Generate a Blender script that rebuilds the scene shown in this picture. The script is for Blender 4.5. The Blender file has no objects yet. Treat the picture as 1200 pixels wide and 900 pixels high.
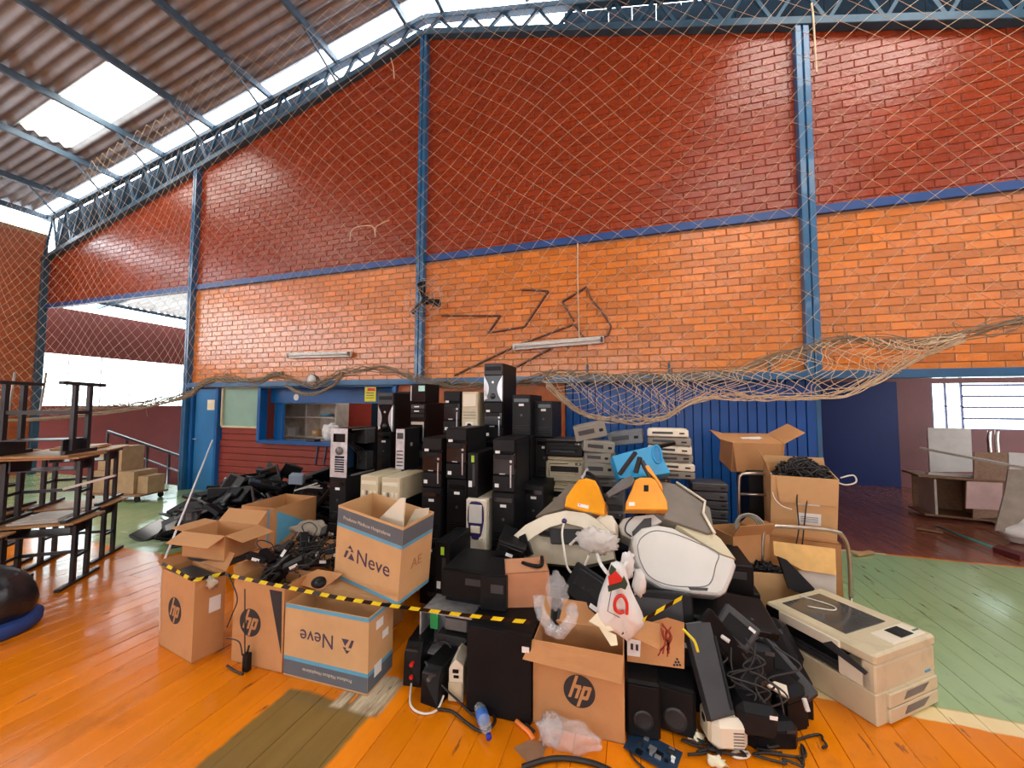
import bpy, math, random
from mathutils import Vector, Matrix, Euler
R = random.Random(7)
SC = bpy.context.scene
COL = SC.collection
PI = math.pi

# ------------------------------------------------------------------ camera
CAM_F, PITCH, ROLL, YAW, CAM_H = 451.0, .0551, .0044, .3068, 1.7
cam = bpy.data.cameras.new('camera'); cam.sensor_width = 36; cam.lens = CAM_F / 1200 * 36
cam.clip_start = .02; cam.clip_end = 300
camo = bpy.data.objects.new('camera', cam); COL.objects.link(camo)
camo.matrix_world = Matrix.Translation((0, 0, CAM_H)) @ Matrix.Rotation(YAW, 4, 'Z') @ Matrix.Rotation(PI/2 + PITCH, 4, 'X') @ Matrix.Rotation(ROLL, 4, 'Z')
SC.camera = camo
# ------------------------------------------------------------------ sky, exposure
w = bpy.data.worlds.new('overcast_sky'); SC.world = w; w.use_nodes = True
bg = w.node_tree.nodes['Background']; bg.inputs[0].default_value = (.86, .93, 1, 1); bg.inputs[1].default_value = 9.0
SC.view_settings.view_transform = 'Standard'; SC.view_settings.look = 'None'
SC.view_settings.exposure = 0.1; SC.view_settings.gamma = 1; SC.view_settings.use_curve_mapping = False
SKYLIGHT = 9.0     # brightness of the translucent roof sheets
SIDEWIN = 9.0      # brightness of the frosted windows in the left side wall
REARWIN = 4.6       # brightness of the rear windows, set for frontal light
FARWIN = 1.8        # brightness of the right-hand windows


# ------------------------------------------------------------------ pixel helpers (a ray of the photograph met with a real plane)
def ray(x, y):
    a = (x-600)/CAM_F; b = (y-450)/CAM_F
    cr, sr = math.cos(ROLL), math.sin(ROLL)
    a, b = a*cr+b*sr, -a*sr+b*cr
    cp, sp = math.cos(PITCH), math.sin(PITCH)
    d = cp + b*sp; z = sp - b*cp
    c, s = math.cos(YAW), math.sin(YAW)
    return Vector((a*c-d*s, a*s+d*c, z))
O = Vector((0, 0, CAM_H))
def P(x, y, Y): r = ray(x, y); return O + r*(Y/r.y)
def PX(x, y, X): r = ray(x, y); return O + r*(X/r.x)
def F(x, y, z=0): r = ray(x, y); return O + r*((z-CAM_H)/r.z)
def PL(x, y, p0, n):
    r = ray(x, y); n = Vector(n); return O + r*((Vector(p0)-O).dot(n)/r.dot(n))

# ------------------------------------------------------------------ mesh builder
class MB:
    def __init__(s): s.v = []; s.f = []; s.m = []; s.sm = []
    def add(s, vs, fs, mat=0, M=None, smooth=False):
        o = len(s.v)
        s.v += [tuple(M @ Vector(p)) if M else tuple(p) for p in vs]
        for q in fs:
            s.f.append([i+o for i in q]); s.m.append(mat); s.sm.append(smooth)
        return s
    def box(s, c, sz, b=0, mat=0, M=None, rot=None):
        hx, hy, hz = sz[0]/2, sz[1]/2, sz[2]/2
        T = Matrix.Translation(c)
        if rot: T = T @ Euler(rot).to_matrix().to_4x4()
        if M: T = M @ T
        b = min(b, hx*.45, hy*.45, hz*.45)
        if b <= 0:
            vs = [(x, y, z) for x in (-hx, hx) for y in (-hy, hy) for z in (-hz, hz)]
            fs = [(0, 1, 3, 2), (4, 6, 7, 5), (0, 4, 5, 1), (2, 3, 7, 6), (0, 2, 6, 4), (1, 5, 7, 3)]
            return s.add(vs, fs, mat, T)
        vs = []; idx = {}
        for X in (-1, 1):
            for Y in (-1, 1):
                for Z in (-1, 1):
                    for ax in range(3):
                        p = [X*(hx-b), Y*(hy-b), Z*(hz-b)]
                        p[ax] = (X*hx, Y*hy, Z*hz)[ax]
                        idx[(X, Y, Z, ax)] = len(vs); vs.append(p)
        fs = []
        I = lambda X, Y, Z, a: idx[(X, Y, Z, a)]
        for S in (-1, 1):
            q = [(-1, -1), (1, -1), (1, 1), (-1, 1)]
            if S < 0: q = q[::-1]
            fs.append([I(S, u, v, 0) for u, v in q])
            fs.append([I(v, S, u, 1) for u, v in q])
            fs.append([I(u, v, S, 2) for u, v in q])
        for A in (-1, 1):
            for B in (-1, 1):
                e = [I(A, B, -1, 0), I(A, B, 1, 0), I(A, B, 1, 1), I(A, B, -1, 1)]; fs.append(e if A*B < 0 else e[::-1])
                e = [I(-1, A, B, 1), I(1, A, B, 1), I(1, A, B, 2), I(-1, A, B, 2)]; fs.append(e if A*B < 0 else e[::-1])
                e = [I(B, -1, A, 2), I(B, 1, A, 2), I(B, 1, A, 0), I(B, -1, A, 0)]; fs.append(e if A*B < 0 else e[::-1])
                for C in (-1, 1):
                    e = [I(A, B, C, 0), I(A, B, C, 1), I(A, B, C, 2)]; fs.append(e if A*B*C > 0 else e[::-1])
        return s.add(vs, fs, mat, T)
    def bar(s, p0, p1, wd, ht=None, mat=0, b=0, up=(0, 0, 1)):
        p0 = Vector(p0); p1 = Vector(p1); d = p1-p0; L = d.length; z = d/L
        u = Vector(up)
        if abs(u.dot(z)) > .98: u = Vector((0, 1, 0))
        x = u.cross(z).normalized(); y = z.cross(x)
        M = Matrix((x, y, z)).transposed().to_4x4(); M.translation = (p0+p1)/2
        return s.box((0, 0, 0), (wd, ht or wd, L), b, mat, M)
    def tube(s, pts, r, n=6, mat=0, closed=False, r1=None, smooth=True):
        pts = [Vector(p) for p in pts]; N = len(pts)
        if N < 2: return s
        t = (pts[1]-pts[0]).normalized()
        u = Vector((0, 0, 1)) if abs(t.z) < .9 else Vector((1, 0, 0))
        x = u.cross(t).normalized()
        vs = []; fs = []
        for i in range(N):
            a = pts[(i-1) % N] if (i or closed) else pts[i]; b = pts[(i+1) % N] if (i < N-1 or closed) else pts[i]
            t = (b-a)
            if t.length < 1e-9: t = Vector((0, 0, 1))
            t.normalize()
            x = (x - t*x.dot(t))
            if x.length < 1e-6: x = t.orthogonal()
            x.normalize(); y = t.cross(x)
            rr = r if r1 is None else r+(r1-r)*i/(N-1)
            for k in range(n):
                an = 2*PI*k/n; vs.append(pts[i]+x*(rr*math.cos(an))+y*(rr*math.sin(an)))
        for i in range(N if closed else N-1):
            j = (i+1) % N
            for k in range(n):
                l = (k+1) % n; fs.append((i*n+k, i*n+l, j*n+l, j*n+k))
        if not closed: fs += [list(range(n))[::-1], [(N-1)*n+k for k in range(n)]]
        return s.add(vs, fs, mat, None, smooth)
    def cyl(s, p0, p1, r, n=14, mat=0, r1=None): return s.tube([p0, p1], r, n, mat, False, r1, smooth=False)
    def lathe(s, prof, n=20, mat=0, M=None, sx=1, sy=1):
        vs = []; fs = []
        for (r, z) in prof:
            for k in range(n):
                a = 2*PI*k/n; vs.append((r*math.cos(a)*sx, r*math.sin(a)*sy, z))
        for i in range(len(prof)-1):
            for k in range(n):
                l = (k+1) % n; fs.append((i*n+k, i*n+l, (i+1)*n+l, (i+1)*n+k))
        fs.append(list(range(n))[::-1]); fs.append([(len(prof)-1)*n+k for k in range(n)])
        return s.add(vs, fs, mat, M, True)
    def prism(s, pts, d, b=0, mat=0, M=None):
        """pts: planar 3-D outline (its front); d: extrusion vector away from the viewer; b: rounded front edge"""
        pts = [Vector(p) for p in pts]; d = Vector(d); n = len(pts)
        c = sum(pts, Vector())/n
        rings = []
        if b > 0:
            L = max((p-c).length for p in pts); dn = d.normalized()
            for fr, dep in ((1-b/L*1.0, 0), (1-b/L*.3, b*.3), (1, b)):
                rings.append([c+(p-c)*fr+dn*dep for p in pts])
        else: rings.append(pts)
        rings.append([p+d for p in pts])
        vs = [p for r in rings for p in r]; fs = [list(range(n)), [(len(rings)-1)*n+k for k in range(n)][::-1]]
        for i in range(len(rings)-1):
            for k in range(n):
                l = (k+1) % n; fs.append((i*n+k, (i+1)*n+k, (i+1)*n+l, i*n+l))
        return s.add(vs, fs, mat, M)
    def grid(s, fn, nu, nv, mat=0, smooth=True, closeu=False):
        vs = [fn(i/nu, j/nv) for i in range(nu+(0 if closeu else 1)) for j in range(nv+1)]
        fs = []; w_ = nv+1; m = nu if closeu else nu+1
        for i in range(nu):
            for j in range(nv):
                a = i*w_+j; b = ((i+1) % m)*w_+j; fs.append((a, b, b+1, a+1))
        return s.add(vs, fs, mat, None, smooth)
    def mesh(s, name, mats):
        me = bpy.data.meshes.new(name); me.from_pydata(s.v, [], s.f)
        for m in (mats if isinstance(mats, (list, tuple)) else [mats]): me.materials.append(m)
        me.polygons.foreach_set('material_index', s.m); me.polygons.foreach_set('use_smooth', s.sm)
        me.update(); return me
    def build(s, name, mats, parent=None, loc=None, rot=None):
        return link(name, s.mesh(name, mats), parent, loc, rot)

def link(name, data, parent=None, loc=None, rot=None):
    o = bpy.data.objects.new(name, data); COL.objects.link(o)
    if parent: o.parent = parent
    if loc is not None: o.location = loc
    if rot is not None: o.rotation_euler = rot
    return o
def tag(o, label=None, cat=None, group=None, kind=None):
    if label: o['label'] = label
    if cat: o['category'] = cat
    if group: o['group'] = group
    if kind: o['kind'] = kind
    return o
def thing(name, label, cat, loc=(0, 0, 0), rot=0, group=None):
    o = bpy.data.objects.new(name, None); COL.objects.link(o); o.empty_display_size = .1
    o.location = loc; o.rotation_euler = rot if isinstance(rot, (tuple, list)) else (0, 0, rot)
    return tag(o, label, cat, group)
def struct(name, label, cat='structure', loc=(0, 0, 0)):
    o = thing(name, label, cat, loc); o['kind'] = 'structure'; return o
def S(r, g, b): return tuple((c/255/12.92 if c/255 <= .04045 else ((c/255+.055)/1.055)**2.4) for c in (r, g, b))
def spline(pts, k=6):
    pts = [Vector(p) for p in pts]; out = []
    for i in range(len(pts)-1):
        p0 = pts[max(i-1, 0)]; p1 = pts[i]; p2 = pts[i+1]; p3 = pts[min(i+2, len(pts)-1)]
        for j in range(k):
            t = j/k
            out.append(.5*((2*p1)+(p2-p0)*t+(2*p0-5*p1+4*p2-p3)*t*t+(3*p1-p0-3*p2+p3)*t**3))
    out.append(pts[-1]); return out

# ------------------------------------------------------------------ materials
class NT:
    def __init__(s, m): m.use_nodes = True; s.t = m.node_tree; s.b = s.t.nodes['Principled BSDF']
    def n(s, typ, **k):
        x = s.t.nodes.new(typ)
        for a, v in k.items(): setattr(x, a, v)
        return x
    def l(s, a, b): s.t.links.new(a, b)
    def math(s, op, a, b=None, c=None, clamp=False):
        x = s.n('ShaderNodeMath', operation=op, use_clamp=clamp)
        for i, q in enumerate((a, b, c)):
            if q is None: continue
            if isinstance(q, (int, float)): x.inputs[i].default_value = q
            else: s.l(q, x.inputs[i])
        return x.outputs[0]
    def mix(s, fac, a, b):
        x = s.n('ShaderNodeMix', data_type='RGBA')
        for i, q in ((0, fac), (6, a), (7, b)):
            if isinstance(q, (int, float)): x.inputs[i].default_value = q
            elif isinstance(q, tuple): x.inputs[i].default_value = (*q[:3], 1)
            else: s.l(q, x.inputs[i])
        return x.outputs[2]
    def noise(s, vec, scale, detail=3, rough=.55):
        x = s.n('ShaderNodeTexNoise'); x.inputs['Scale'].default_value = scale; x.inputs['Detail'].default_value = detail; x.inputs['Roughness'].default_value = rough
        if vec is not None: s.l(vec, x.inputs['Vector'])
        return x.outputs['Fac']
    def ramp(s, v, lo, hi):
        x = s.n('ShaderNodeMapRange', clamp=True); x.inputs[1].default_value = lo; x.inputs[2].default_value = hi
        s.l(v, x.inputs[0]); return x.outputs[0]
    def bump(s, h, dist, strength=1):
        x = s.n('ShaderNodeBump'); x.inputs['Distance'].default_value = dist; x.inputs['Strength'].default_value = strength
        s.l(h, x.inputs['Height']); s.l(x.outputs[0], s.b.inputs['Normal'])
MATS = {}
def mat(name, col, rough=.5, metal=0, var=.15, scale=8, bump=0, bscale=60, spec=.5, dirt=0, alpha=None, trans=0, emit=None, objrand=0, coat=0):
    if name in MATS: return MATS[name]
    m = bpy.data.materials.new(name); MATS[name] = m
    t = NT(m); b = t.b
    b.inputs['Roughness'].default_value = rough; b.inputs['Metallic'].default_value = metal
    b.inputs['Specular IOR Level'].default_value = spec; b.inputs['Coat Weight'].default_value = coat
    tc = t.n('ShaderNodeTexCoord'); vec = tc.outputs['Object']
    nz = t.noise(vec, scale)
    dark = tuple(c*(1-var) for c in col); lite = tuple(min(1, c*(1+var)) for c in col)
    c = t.mix(t.ramp(nz, .3, .7), dark, lite)
    if dirt:
        c = t.mix(t.math('MULTIPLY', t.ramp(t.noise(vec, scale*2.3, 6), .52, .75), dirt), c, (.09, .065, .045))
    if objrand:
        oi = t.n('ShaderNodeObjectInfo'); c2 = t.n('ShaderNodeHueSaturation')
        t.l(t.math('MULTIPLY_ADD', oi.outputs['Random'], objrand*2, 1-objrand), c2.inputs['Value']); t.l(c, c2.inputs['Color']); c = c2.outputs[0]
    t.l(c, b.inputs['Base Color'])
    if bump: t.bump(t.noise(vec, bscale, 2), bump)
    if alpha is not None: b.inputs['Alpha'].default_value = alpha
    if trans: b.inputs['Transmission Weight'].default_value = trans
    if emit: b.inputs['Emission Color'].default_value = (*col, 1); b.inputs['Emission Strength'].default_value = emit
    return m

M_black = mat('black_plastic', (.007, .007, .008), .36, var=.3, scale=5, bump=.0006, bscale=300, objrand=.4, spec=.18)
M_black2 = mat('matte_black_metal', (.008, .008, .009), .48, var=.3, scale=4, objrand=.4, spec=.15)
M_gloss = mat('glossy_black', (.004, .004, .005), .15, var=.2, spec=.4)
M_dgrey = mat('dark_grey_plastic', (.03, .031, .034), .42, var=.2, objrand=.3)
M_grey = mat('grey_plastic', (.16, .155, .15), .45, var=.2, objrand=.3)
M_screen = mat('dark_screen', (.01, .013, .014), .1, var=.2)
M_silver = mat('silver_plastic', (.45, .46, .48), .28, metal=.7, var=.1)
M_steel = mat('galvanised_steel', (.55, .57, .6), .38, metal=.6, var=.2, scale=20)
M_chrome = mat('dull_chrome_tube', (.5, .46, .4), .28, metal=.9, var=.2)
M_beige = mat('aged_beige_plastic', S(205, 193, 160), .45, var=.08, scale=3, dirt=.25)
M_cream = mat('cream_plastic', S(228, 220, 198), .35, var=.05, scale=3, dirt=.12)
M_white = mat('white_plastic', S(206, 206, 200), .3, var=.04, scale=3, dirt=.08)
M_taupe = mat('taupe_grey_deck', S(112, 102, 90), .5, var=.1, dirt=.15)
M_label = mat('white_paper_label', (.8, .8, .78), .6, var=.05)
M_paper = mat('cream_paper', S(235, 228, 196), .7, var=.06)
M_card = mat('brown_cardboard', S(190, 138, 88), .8, var=.08, scale=4, bump=.0008, bscale=120, dirt=.12, objrand=.06)
M_card2 = mat('tan_cardboard', S(205, 162, 112), .8, var=.06, scale=4, bump=.0008, bscale=120, dirt=.08)
M_cardin = mat('cardboard_inside', S(170, 120, 72), .85, var=.08, scale=5)
M_ink = mat('dark_print_ink', (.022, .02, .022), .7, var=.1)
M_slate = mat('slate_grey_print', S(92, 98, 104), .75, var=.06)
M_sky = mat('light_blue_print', S(92, 160, 190), .75, var=.06)
M_inkp = mat('purple_grey_print', S(72, 58, 78), .75, var=.1)
M_inkw = mat('pale_print', S(205, 190, 170), .75, var=.06)
M_yellow = mat('yellow_tape', S(225, 205, 30), .35, var=.1)
M_orangep = mat('orange_plastic', S(240, 160, 22), .35, var=.08, scale=4, dirt=.12)
M_bluep = mat('sky_blue_plastic', S(28, 150, 205), .35, var=.08, dirt=.1)
M_red = mat('red_plastic', S(205, 40, 30), .35, var=.1)
M_greenp = mat('green_board', (.02, .3, .08), .5, var=.1)
M_dgreen = mat('dark_green_cloth', S(48, 66, 48), .8, var=.2)
M_navy = mat('navy_circuit_board', S(28, 52, 78), .4, var=.2, scale=30)
M_purple = mat('deep_purple_plastic', S(48, 40, 92), .35, var=.1)
M_cable = mat('black_cable_rubber', (.014, .013, .013), .5, var=.2)
M_wcable = mat('white_cable', S(222, 218, 205), .5, var=.06)
M_pole = mat('white_painted_rod', S(230, 232, 236), .4, var=.05)
M_bluepaint = mat('blue_paint', S(8, 92, 158), .32, var=.12, scale=2, dirt=.12, coat=.3)
M_bluecol = mat('steel_blue_paint', S(36, 98, 142), .35, var=.15, scale=3, dirt=.2, coat=.3)
M_bluecorr = mat('deep_blue_sheet_paint', S(2, 80, 156), .35, var=.1, scale=2, dirt=.05)
M_truss = mat('dark_teal_truss_paint', S(42, 78, 100), .45, var=.2, dirt=.2)
M_navyclad = mat('dark_navy_cladding', S(20, 36, 48), .85, var=.2, spec=.1)
M_door = mat('light_blue_door_paint', S(44, 122, 180), .35, var=.08, scale=2, coat=.2)
M_green = mat('grey_green_board', S(140, 176, 160), .55, var=.08, scale=3)
M_redwall = mat('dark_red_wall_paint', S(138, 52, 42), .42, var=.12, scale=2.5, bump=.001, bscale=40)
M_annex = mat('dull_maroon_wall_paint', S(92, 35, 29), .6, var=.12, scale=2.5)
M_wallint = mat('maroon_room_paint', S(110, 46, 36), .6, var=.12, scale=2)
M_roof = mat('weathered_roof_sheet', S(138, 146, 154), .6, metal=0, var=.2, scale=2.5, dirt=.3)
M_purl = mat('blue_grey_purlin_paint', S(74, 100, 120), .5, var=.2, dirt=.3)
M_rope = mat('pale_net_twine', S(205, 182, 150), .8, var=.15, scale=30)
M_ropeg = mat('grey_net_bundle', S(132, 118, 96), .85, var=.2, scale=30)
M_wood = mat('worn_desk_wood', S(178, 138, 92), .5, var=.2, scale=6, dirt=.25)
M_frame = mat('black_desk_steel', (.014, .013, .016), .4, var=.2)
M_melam = mat('grey_white_melamine', S(186, 178, 168), .5, var=.08)
M_pink = mat('pink_melamine', S(200, 160, 150), .5, var=.08)
M_chip = mat('brown_chipboard', S(135, 100, 72), .7, var=.2, scale=30)
M_teal = mat('teal_broom_handle', S(70, 150, 140), .4)
M_maroon = mat('maroon_bristles', S(95, 30, 32), .7)
M_bag = mat('black_bin_bag', (.014, .014, .018), .3, var=.3, bump=.01, bscale=12)
M_bagb = mat('blue_fabric', S(30, 62, 130), .7)
M_wbag = mat('white_carrier_bag', S(222, 221, 217), .45, var=.04, bump=.006, bscale=18)
M_clear = mat('clear_plastic_film', (.92, .93, .95), .12, var=.02, alpha=.2, bump=.012, bscale=25, spec=.8)
M_tape = mat('brown_sticker', S(180, 170, 150), .5)
M_glass = mat('printer_glass', S(70, 70, 68), .08, var=.1)
M_bottle = mat('bottle_plastic', (.85, .9, .95), .08, var=.02, alpha=.25)
M_conduit = mat('fluorescent_batten_paint', S(205, 205, 198), .4, var=.08, dirt=.15)
M_ylabel = mat('yellow_sign_paint', S(226, 220, 40), .5)
M_terracotta = mat('dark_metal_edge', S(88, 54, 36), .5, var=.2)
M_capblue = mat('blue_bottle_cap', S(40, 50, 160), .4)

# window daylight, frosted and bright
def emitmat(name, col, st):
    m = bpy.data.materials.new(name); m.use_nodes = True; t = m.node_tree
    t.nodes.remove(t.nodes['Principled BSDF'])
    e = t.nodes.new('ShaderNodeEmission'); e.inputs[0].default_value = (*col, 1); e.inputs[1].default_value = st
    t.links.new(e.outputs[0], t.nodes['Material Output'].inputs[0]); return m
M_skylight = emitmat('backlit_translucent_roof_sheet', (1, .96, .88), SKYLIGHT)
M_sidewin = emitmat('backlit_frosted_window', (.92, .96, 1), SIDEWIN)
M_farwin = emitmat('frosted_right_window', (.95, .97, 1), FARWIN)  # panes of the right side wall, dimmer than the left ones
M_rearwin = emitmat('frosted_rear_window', (.97, .98, 1), REARWIN)
M_lamp = emitmat('lit_tube', (1, 1, 1), 3)
def panemat():
    m = bpy.data.materials.new('clear_window_pane'); m.use_nodes = True; t = m.node_tree
    t.nodes.remove(t.nodes['Principled BSDF'])
    a = t.nodes.new('ShaderNodeBsdfTransparent'); a.inputs[0].default_value = (.93, 1, .97, 1)
    g = t.nodes.new('ShaderNodeBsdfGlossy'); g.inputs['Roughness'].default_value = .05
    x = t.nodes.new('ShaderNodeMixShader'); x.inputs[0].default_value = .08
    t.links.new(a.outputs[0], x.inputs[1]); t.links.new(g.outputs[0], x.inputs[2])
    t.links.new(x.outputs[0], t.nodes['Material Output'].inputs[0]); return m
M_pane = panemat()

def brickmat(name, base, var, rough, coat=.3, smudge=None):
    m = bpy.data.materials.new(name); t = NT(m); b = t.b
    g = t.n('ShaderNodeNewGeometry'); pos = g.outputs['Position']
    big = t.noise(pos, .7, 2); small = t.noise(pos, 9, 4)
    # one tone per brick: white noise on the brick's random number
    at = t.n('ShaderNodeAttribute', attribute_name='tone')
    oi = t.n('ShaderNodeObjectInfo')
    rnd = t.math('FRACT', t.math('ADD', at.outputs['Fac'], oi.outputs['Random']))
    c = t.mix(rnd, tuple(x*(1-var) for x in base), tuple(x*(1+var) for x in base))
    c = t.mix(t.math('MULTIPLY', t.ramp(small, .5, .8), .35), c, tuple(x*.6 for x in base))
    if smudge: c = t.mix(t.math('MULTIPLY', t.ramp(big, .5, .72), .5), c, smudge)
    t.l(c, b.inputs['Base Color'])
    t.l(t.math('MULTIPLY_ADD', small, .25, rough-.1), b.inputs['Roughness'])
    b.inputs['Coat Weight'].default_value = coat; b.inputs['Coat Roughness'].default_value = .16
    t.bump(t.noise(pos, 22, 3), .006)
    return m
M_brick_lo = brickmat('glossy_orange_brick_paint', S(212, 122, 40), .2, .22, smudge=S(204, 112, 52))
M_brick_up = brickmat('terracotta_brick_paint', S(144, 56, 22), .12, .26, .1, smudge=S(122, 48, 20))
M_brick_side = brickmat('brown_orange_brick_paint', S(170, 84, 40), .14, .45)
M_mortar_lo = mat('grey_brown_mortar', S(150, 112, 78), .8, var=.15, scale=12)
M_mortar_up = mat('painted_mortar', S(116, 45, 19), .6, var=.12, scale=12)

def floormat():
    m = bpy.data.materials.new('painted_plank_floor'); t = NT(m); b = t.b
    g = t.n('ShaderNodeNewGeometry'); pos = g.outputs['Position']
    sp = t.n('ShaderNodeSeparateXYZ'); t.l(pos, sp.inputs[0]); X, Y = sp.outputs[0], sp.outputs[1]
    mp = t.n('ShaderNodeMapping'); mp.inputs['Scale'].default_value = (9, 1.1, 1); t.l(pos, mp.inputs[0])
    grain = t.noise(mp.outputs[0], 1, 5, .6)
    mp2 = t.n('ShaderNodeMapping'); mp2.inputs['Scale'].default_value = (16, 2.2, 1); mp2.inputs['Location'].default_value = (3.3, 7.1, 0); t.l(pos, mp2.inputs[0])
    wear = t.noise(mp2.outputs[0], 1, 5, .65)
    wob = t.math('MULTIPLY_ADD', t.noise(pos, 5, 3), .05, -.025)
    def rng(v, lo, hi, soft=.012):
        a = t.ramp(v, lo-soft, lo+soft); c = t.n('ShaderNodeMapRange', clamp=True)
        c.inputs[1].default_value = hi-soft; c.inputs[2].default_value = hi+soft; c.inputs[3].default_value = 1; c.inputs[4].default_value = 0
        t.l(v, c.inputs[0]); return t.math('MULTIPLY', a, c.outputs[0])
    Xw = t.math('ADD', X, wob); Yw = t.math('ADD', Y, wob)
    oi = t.n('ShaderNodeObjectInfo')
    orange = t.mix(grain, S(216, 116, 6), S(242, 142, 12))
    hs = t.n('ShaderNodeHueSaturation'); t.l(orange, hs.inputs['Color']); t.l(t.math('MULTIPLY_ADD', oi.outputs['Random'], .22, .89), hs.inputs['Value']); c = hs.outputs[0]
    green = t.mix(grain, S(140, 166, 116), S(160, 184, 134))
    cream = t.mix(grain, S(226, 200, 140), S(240, 222, 176))
    olive = t.mix(grain, S(112, 90, 44), S(142, 114, 60))
    bare = t.mix(t.ramp(wear, .4, .6), S(128, 104, 74), S(206, 190, 160))
    redbr = t.mix(grain, S(124, 70, 52), S(146, 86, 64))
    # green court area right of the pile, cream line in front of it, red-brown beyond
    c = t.mix(t.math('MULTIPLY', rng(Xw, .75, 30), rng(Yw, 2.78, 2.9, .006)), c, cream)
    c = t.mix(t.math('MULTIPLY', rng(Xw, .75, 30), rng(Yw, 2.9, 5.62)), c, green)
    c = t.mix(t.math('MULTIPLY', rng(Xw, 1.8, 2.75), rng(Yw, 5.62, 5.7)), c, cream)
    c = t.mix(rng(Yw, 5.66, 40), c, redbr)
    # left green area
    c = t.mix(t.math('MULTIPLY', rng(Xw, -30, -5.0), rng(Yw, 3.05, 40)), c, green)
    # olive patch and bare wood beside it
    c = t.mix(t.math('MULTIPLY', rng(Xw, -1.98, -1.4), rng(Yw, .2, 1.9)), c, olive)
    c = t.mix(t.math('MULTIPLY', t.math('MULTIPLY', rng(Xw, -1.66, -1.36), rng(Yw, 1.86, 2.16)), t.ramp(wear, .33, .42)), c, bare)
    # flaked paint
    wearm = t.math('MULTIPLY', t.ramp(wear, .635, .675), .8)
    c = t.mix(wearm, c, S(92, 52, 36))
    dirt = t.math('MULTIPLY', t.ramp(t.noise(pos, 3.1, 6, .7), .56, .8), .35)
    c = t.mix(dirt, c, S(70, 44, 28))
    t.l(c, b.inputs['Base Color'])
    t.l(t.math('MULTIPLY_ADD', grain, .22, .05), b.inputs['Roughness'])
    t.bump(t.math('ADD', grain, t.math('MULTIPLY', wearm, -.4)), .004)
    return m
M_floor = floormat()
M_gap = mat('dark_floor_gap', (.05, .026, .01), .9)

# ================================================================== THE SETTING
WY = 5.48                          # gable wall
XC = [-13.91, -8.595, -3.28, 2.035, 7.35]   # steel columns
ZBEAM, ZBAND = 2.10, 4.08
ZR = 7.898                         # underside of the truss at the ridge
def zbot(X): return ZR - (.254*(-3.28-X) if X < -3.28 else .278*(X+3.28))
def ztop(X): return ZR + .34 - (.182*(-3.28-X) if X < -3.28 else .225*(X+3.28))
def zroof(X): return 8.38 - .19*abs(X+3.28)
YB = -13.0                         # far end of the hall behind the camera

# ---- floor with planks
fl = struct('floor', 'orange and green painted plank floor of the sports hall', 'floor')
mb = MB(); mb.box(((XC[0]+9)/2, (YB+5.7)/2, -.06), (9-XC[0], 5.7-YB, .08)); mb.build('subfloor', M_gap, fl)
pw = .16; ncol = int((8.6-XC[0])/pw)
boards = {}
for i in range(ncol):
    x = XC[0]+pw*(i+.5); j = 2.0+((i*0.618) % 1)*2.6 + (0 if i % 2 else .3)
    for a, b_ in ((-.6, j), (j, 5.66)):
        L = round(b_-a, 2)
        if L not in boards:
            m_ = MB(); m_.box((0, 0, -.011), (pw-.0022, L-.0025, .022), .0016); boards[L] = m_.mesh('plank', M_floor)
        link('plank', boards[L], fl, (x, (a+b_)/2, R.uniform(-.0015, .0012)))
m_ = MB()
for i in range(ncol):
    m_.box((XC[0]+pw*(i+.5), (YB-.6)/2, -.011), (pw-.004, -.6-YB, .022), .0025)
tag(m_.build('planks', M_floor, fl), 'orange planks behind the viewer', kind='stuff')
# room floors behind the openings
f2 = struct('floor_2', 'dark red-brown floor of the room behind the wall', 'floor')
for i in range(30):
    m_ = MB(); m_.box((2.2+.3*i+.15, 8.2, -.02), (.294, 5.06, .04), .003); m_.build('plank', M_floor, f2)
f3 = MB(); f3.box((-12.3, 8.75, -1.62), (7.5, 6.1, .04)); tag(f3.build('floor_3', M_wallint), 'lower landing floor beyond the left opening', 'floor', kind='structure')
f4 = MB(); f4.box((-3.9, 6.9, -.03), (9.3, 2.5, .06)); tag(f4.build('floor_4', M_wallint), 'floor of the small kitchen behind the hatch', 'floor', kind='structure')

# ---- bricks
def px(Pt):
    X, Y, Z = Pt[0], Pt[1], Pt[2]-CAM_H
    c, s = math.cos(YAW), math.sin(YAW); xr = X*c+Y*s; d = -X*s+Y*c
    d2 = d*math.cos(PITCH)+Z*math.sin(PITCH); z2 = -d*math.sin(PITCH)+Z*math.cos(PITCH)
    if d2 < .1: return (-9e3, -9e3, d2)
    return 600+CAM_F*xr/d2, 450-CAM_F*z2/d2, d2
def brick_geo(mb, c, sx, sy, sz, ch, rx, rz):
    hx, hz = sx/2, sz/2
    vs = [(-hx, sy, -hz), (hx, sy, -hz), (hx, sy, hz), (-hx, sy, hz),
          (-hx, ch, -hz), (hx, ch, -hz), (hx, ch, hz), (-hx, ch, hz),
          (-hx+ch, 0, -hz+ch), (hx-ch, 0, -hz+ch), (hx-ch, 0, hz-ch), (-hx+ch, 0, hz-ch)]
    fs = [(8, 9, 10, 11)]
    for k in range(4):
        l = (k+1) % 4; fs += [(4+k, 4+l, 8+l, 8+k), (k, l, 4+l, 4+k)]
    M = Matrix.Translation(c) @ Euler((rx, 0, rz)).to_matrix().to_4x4()
    mb.add(vs, fs, 0, M)
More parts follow.
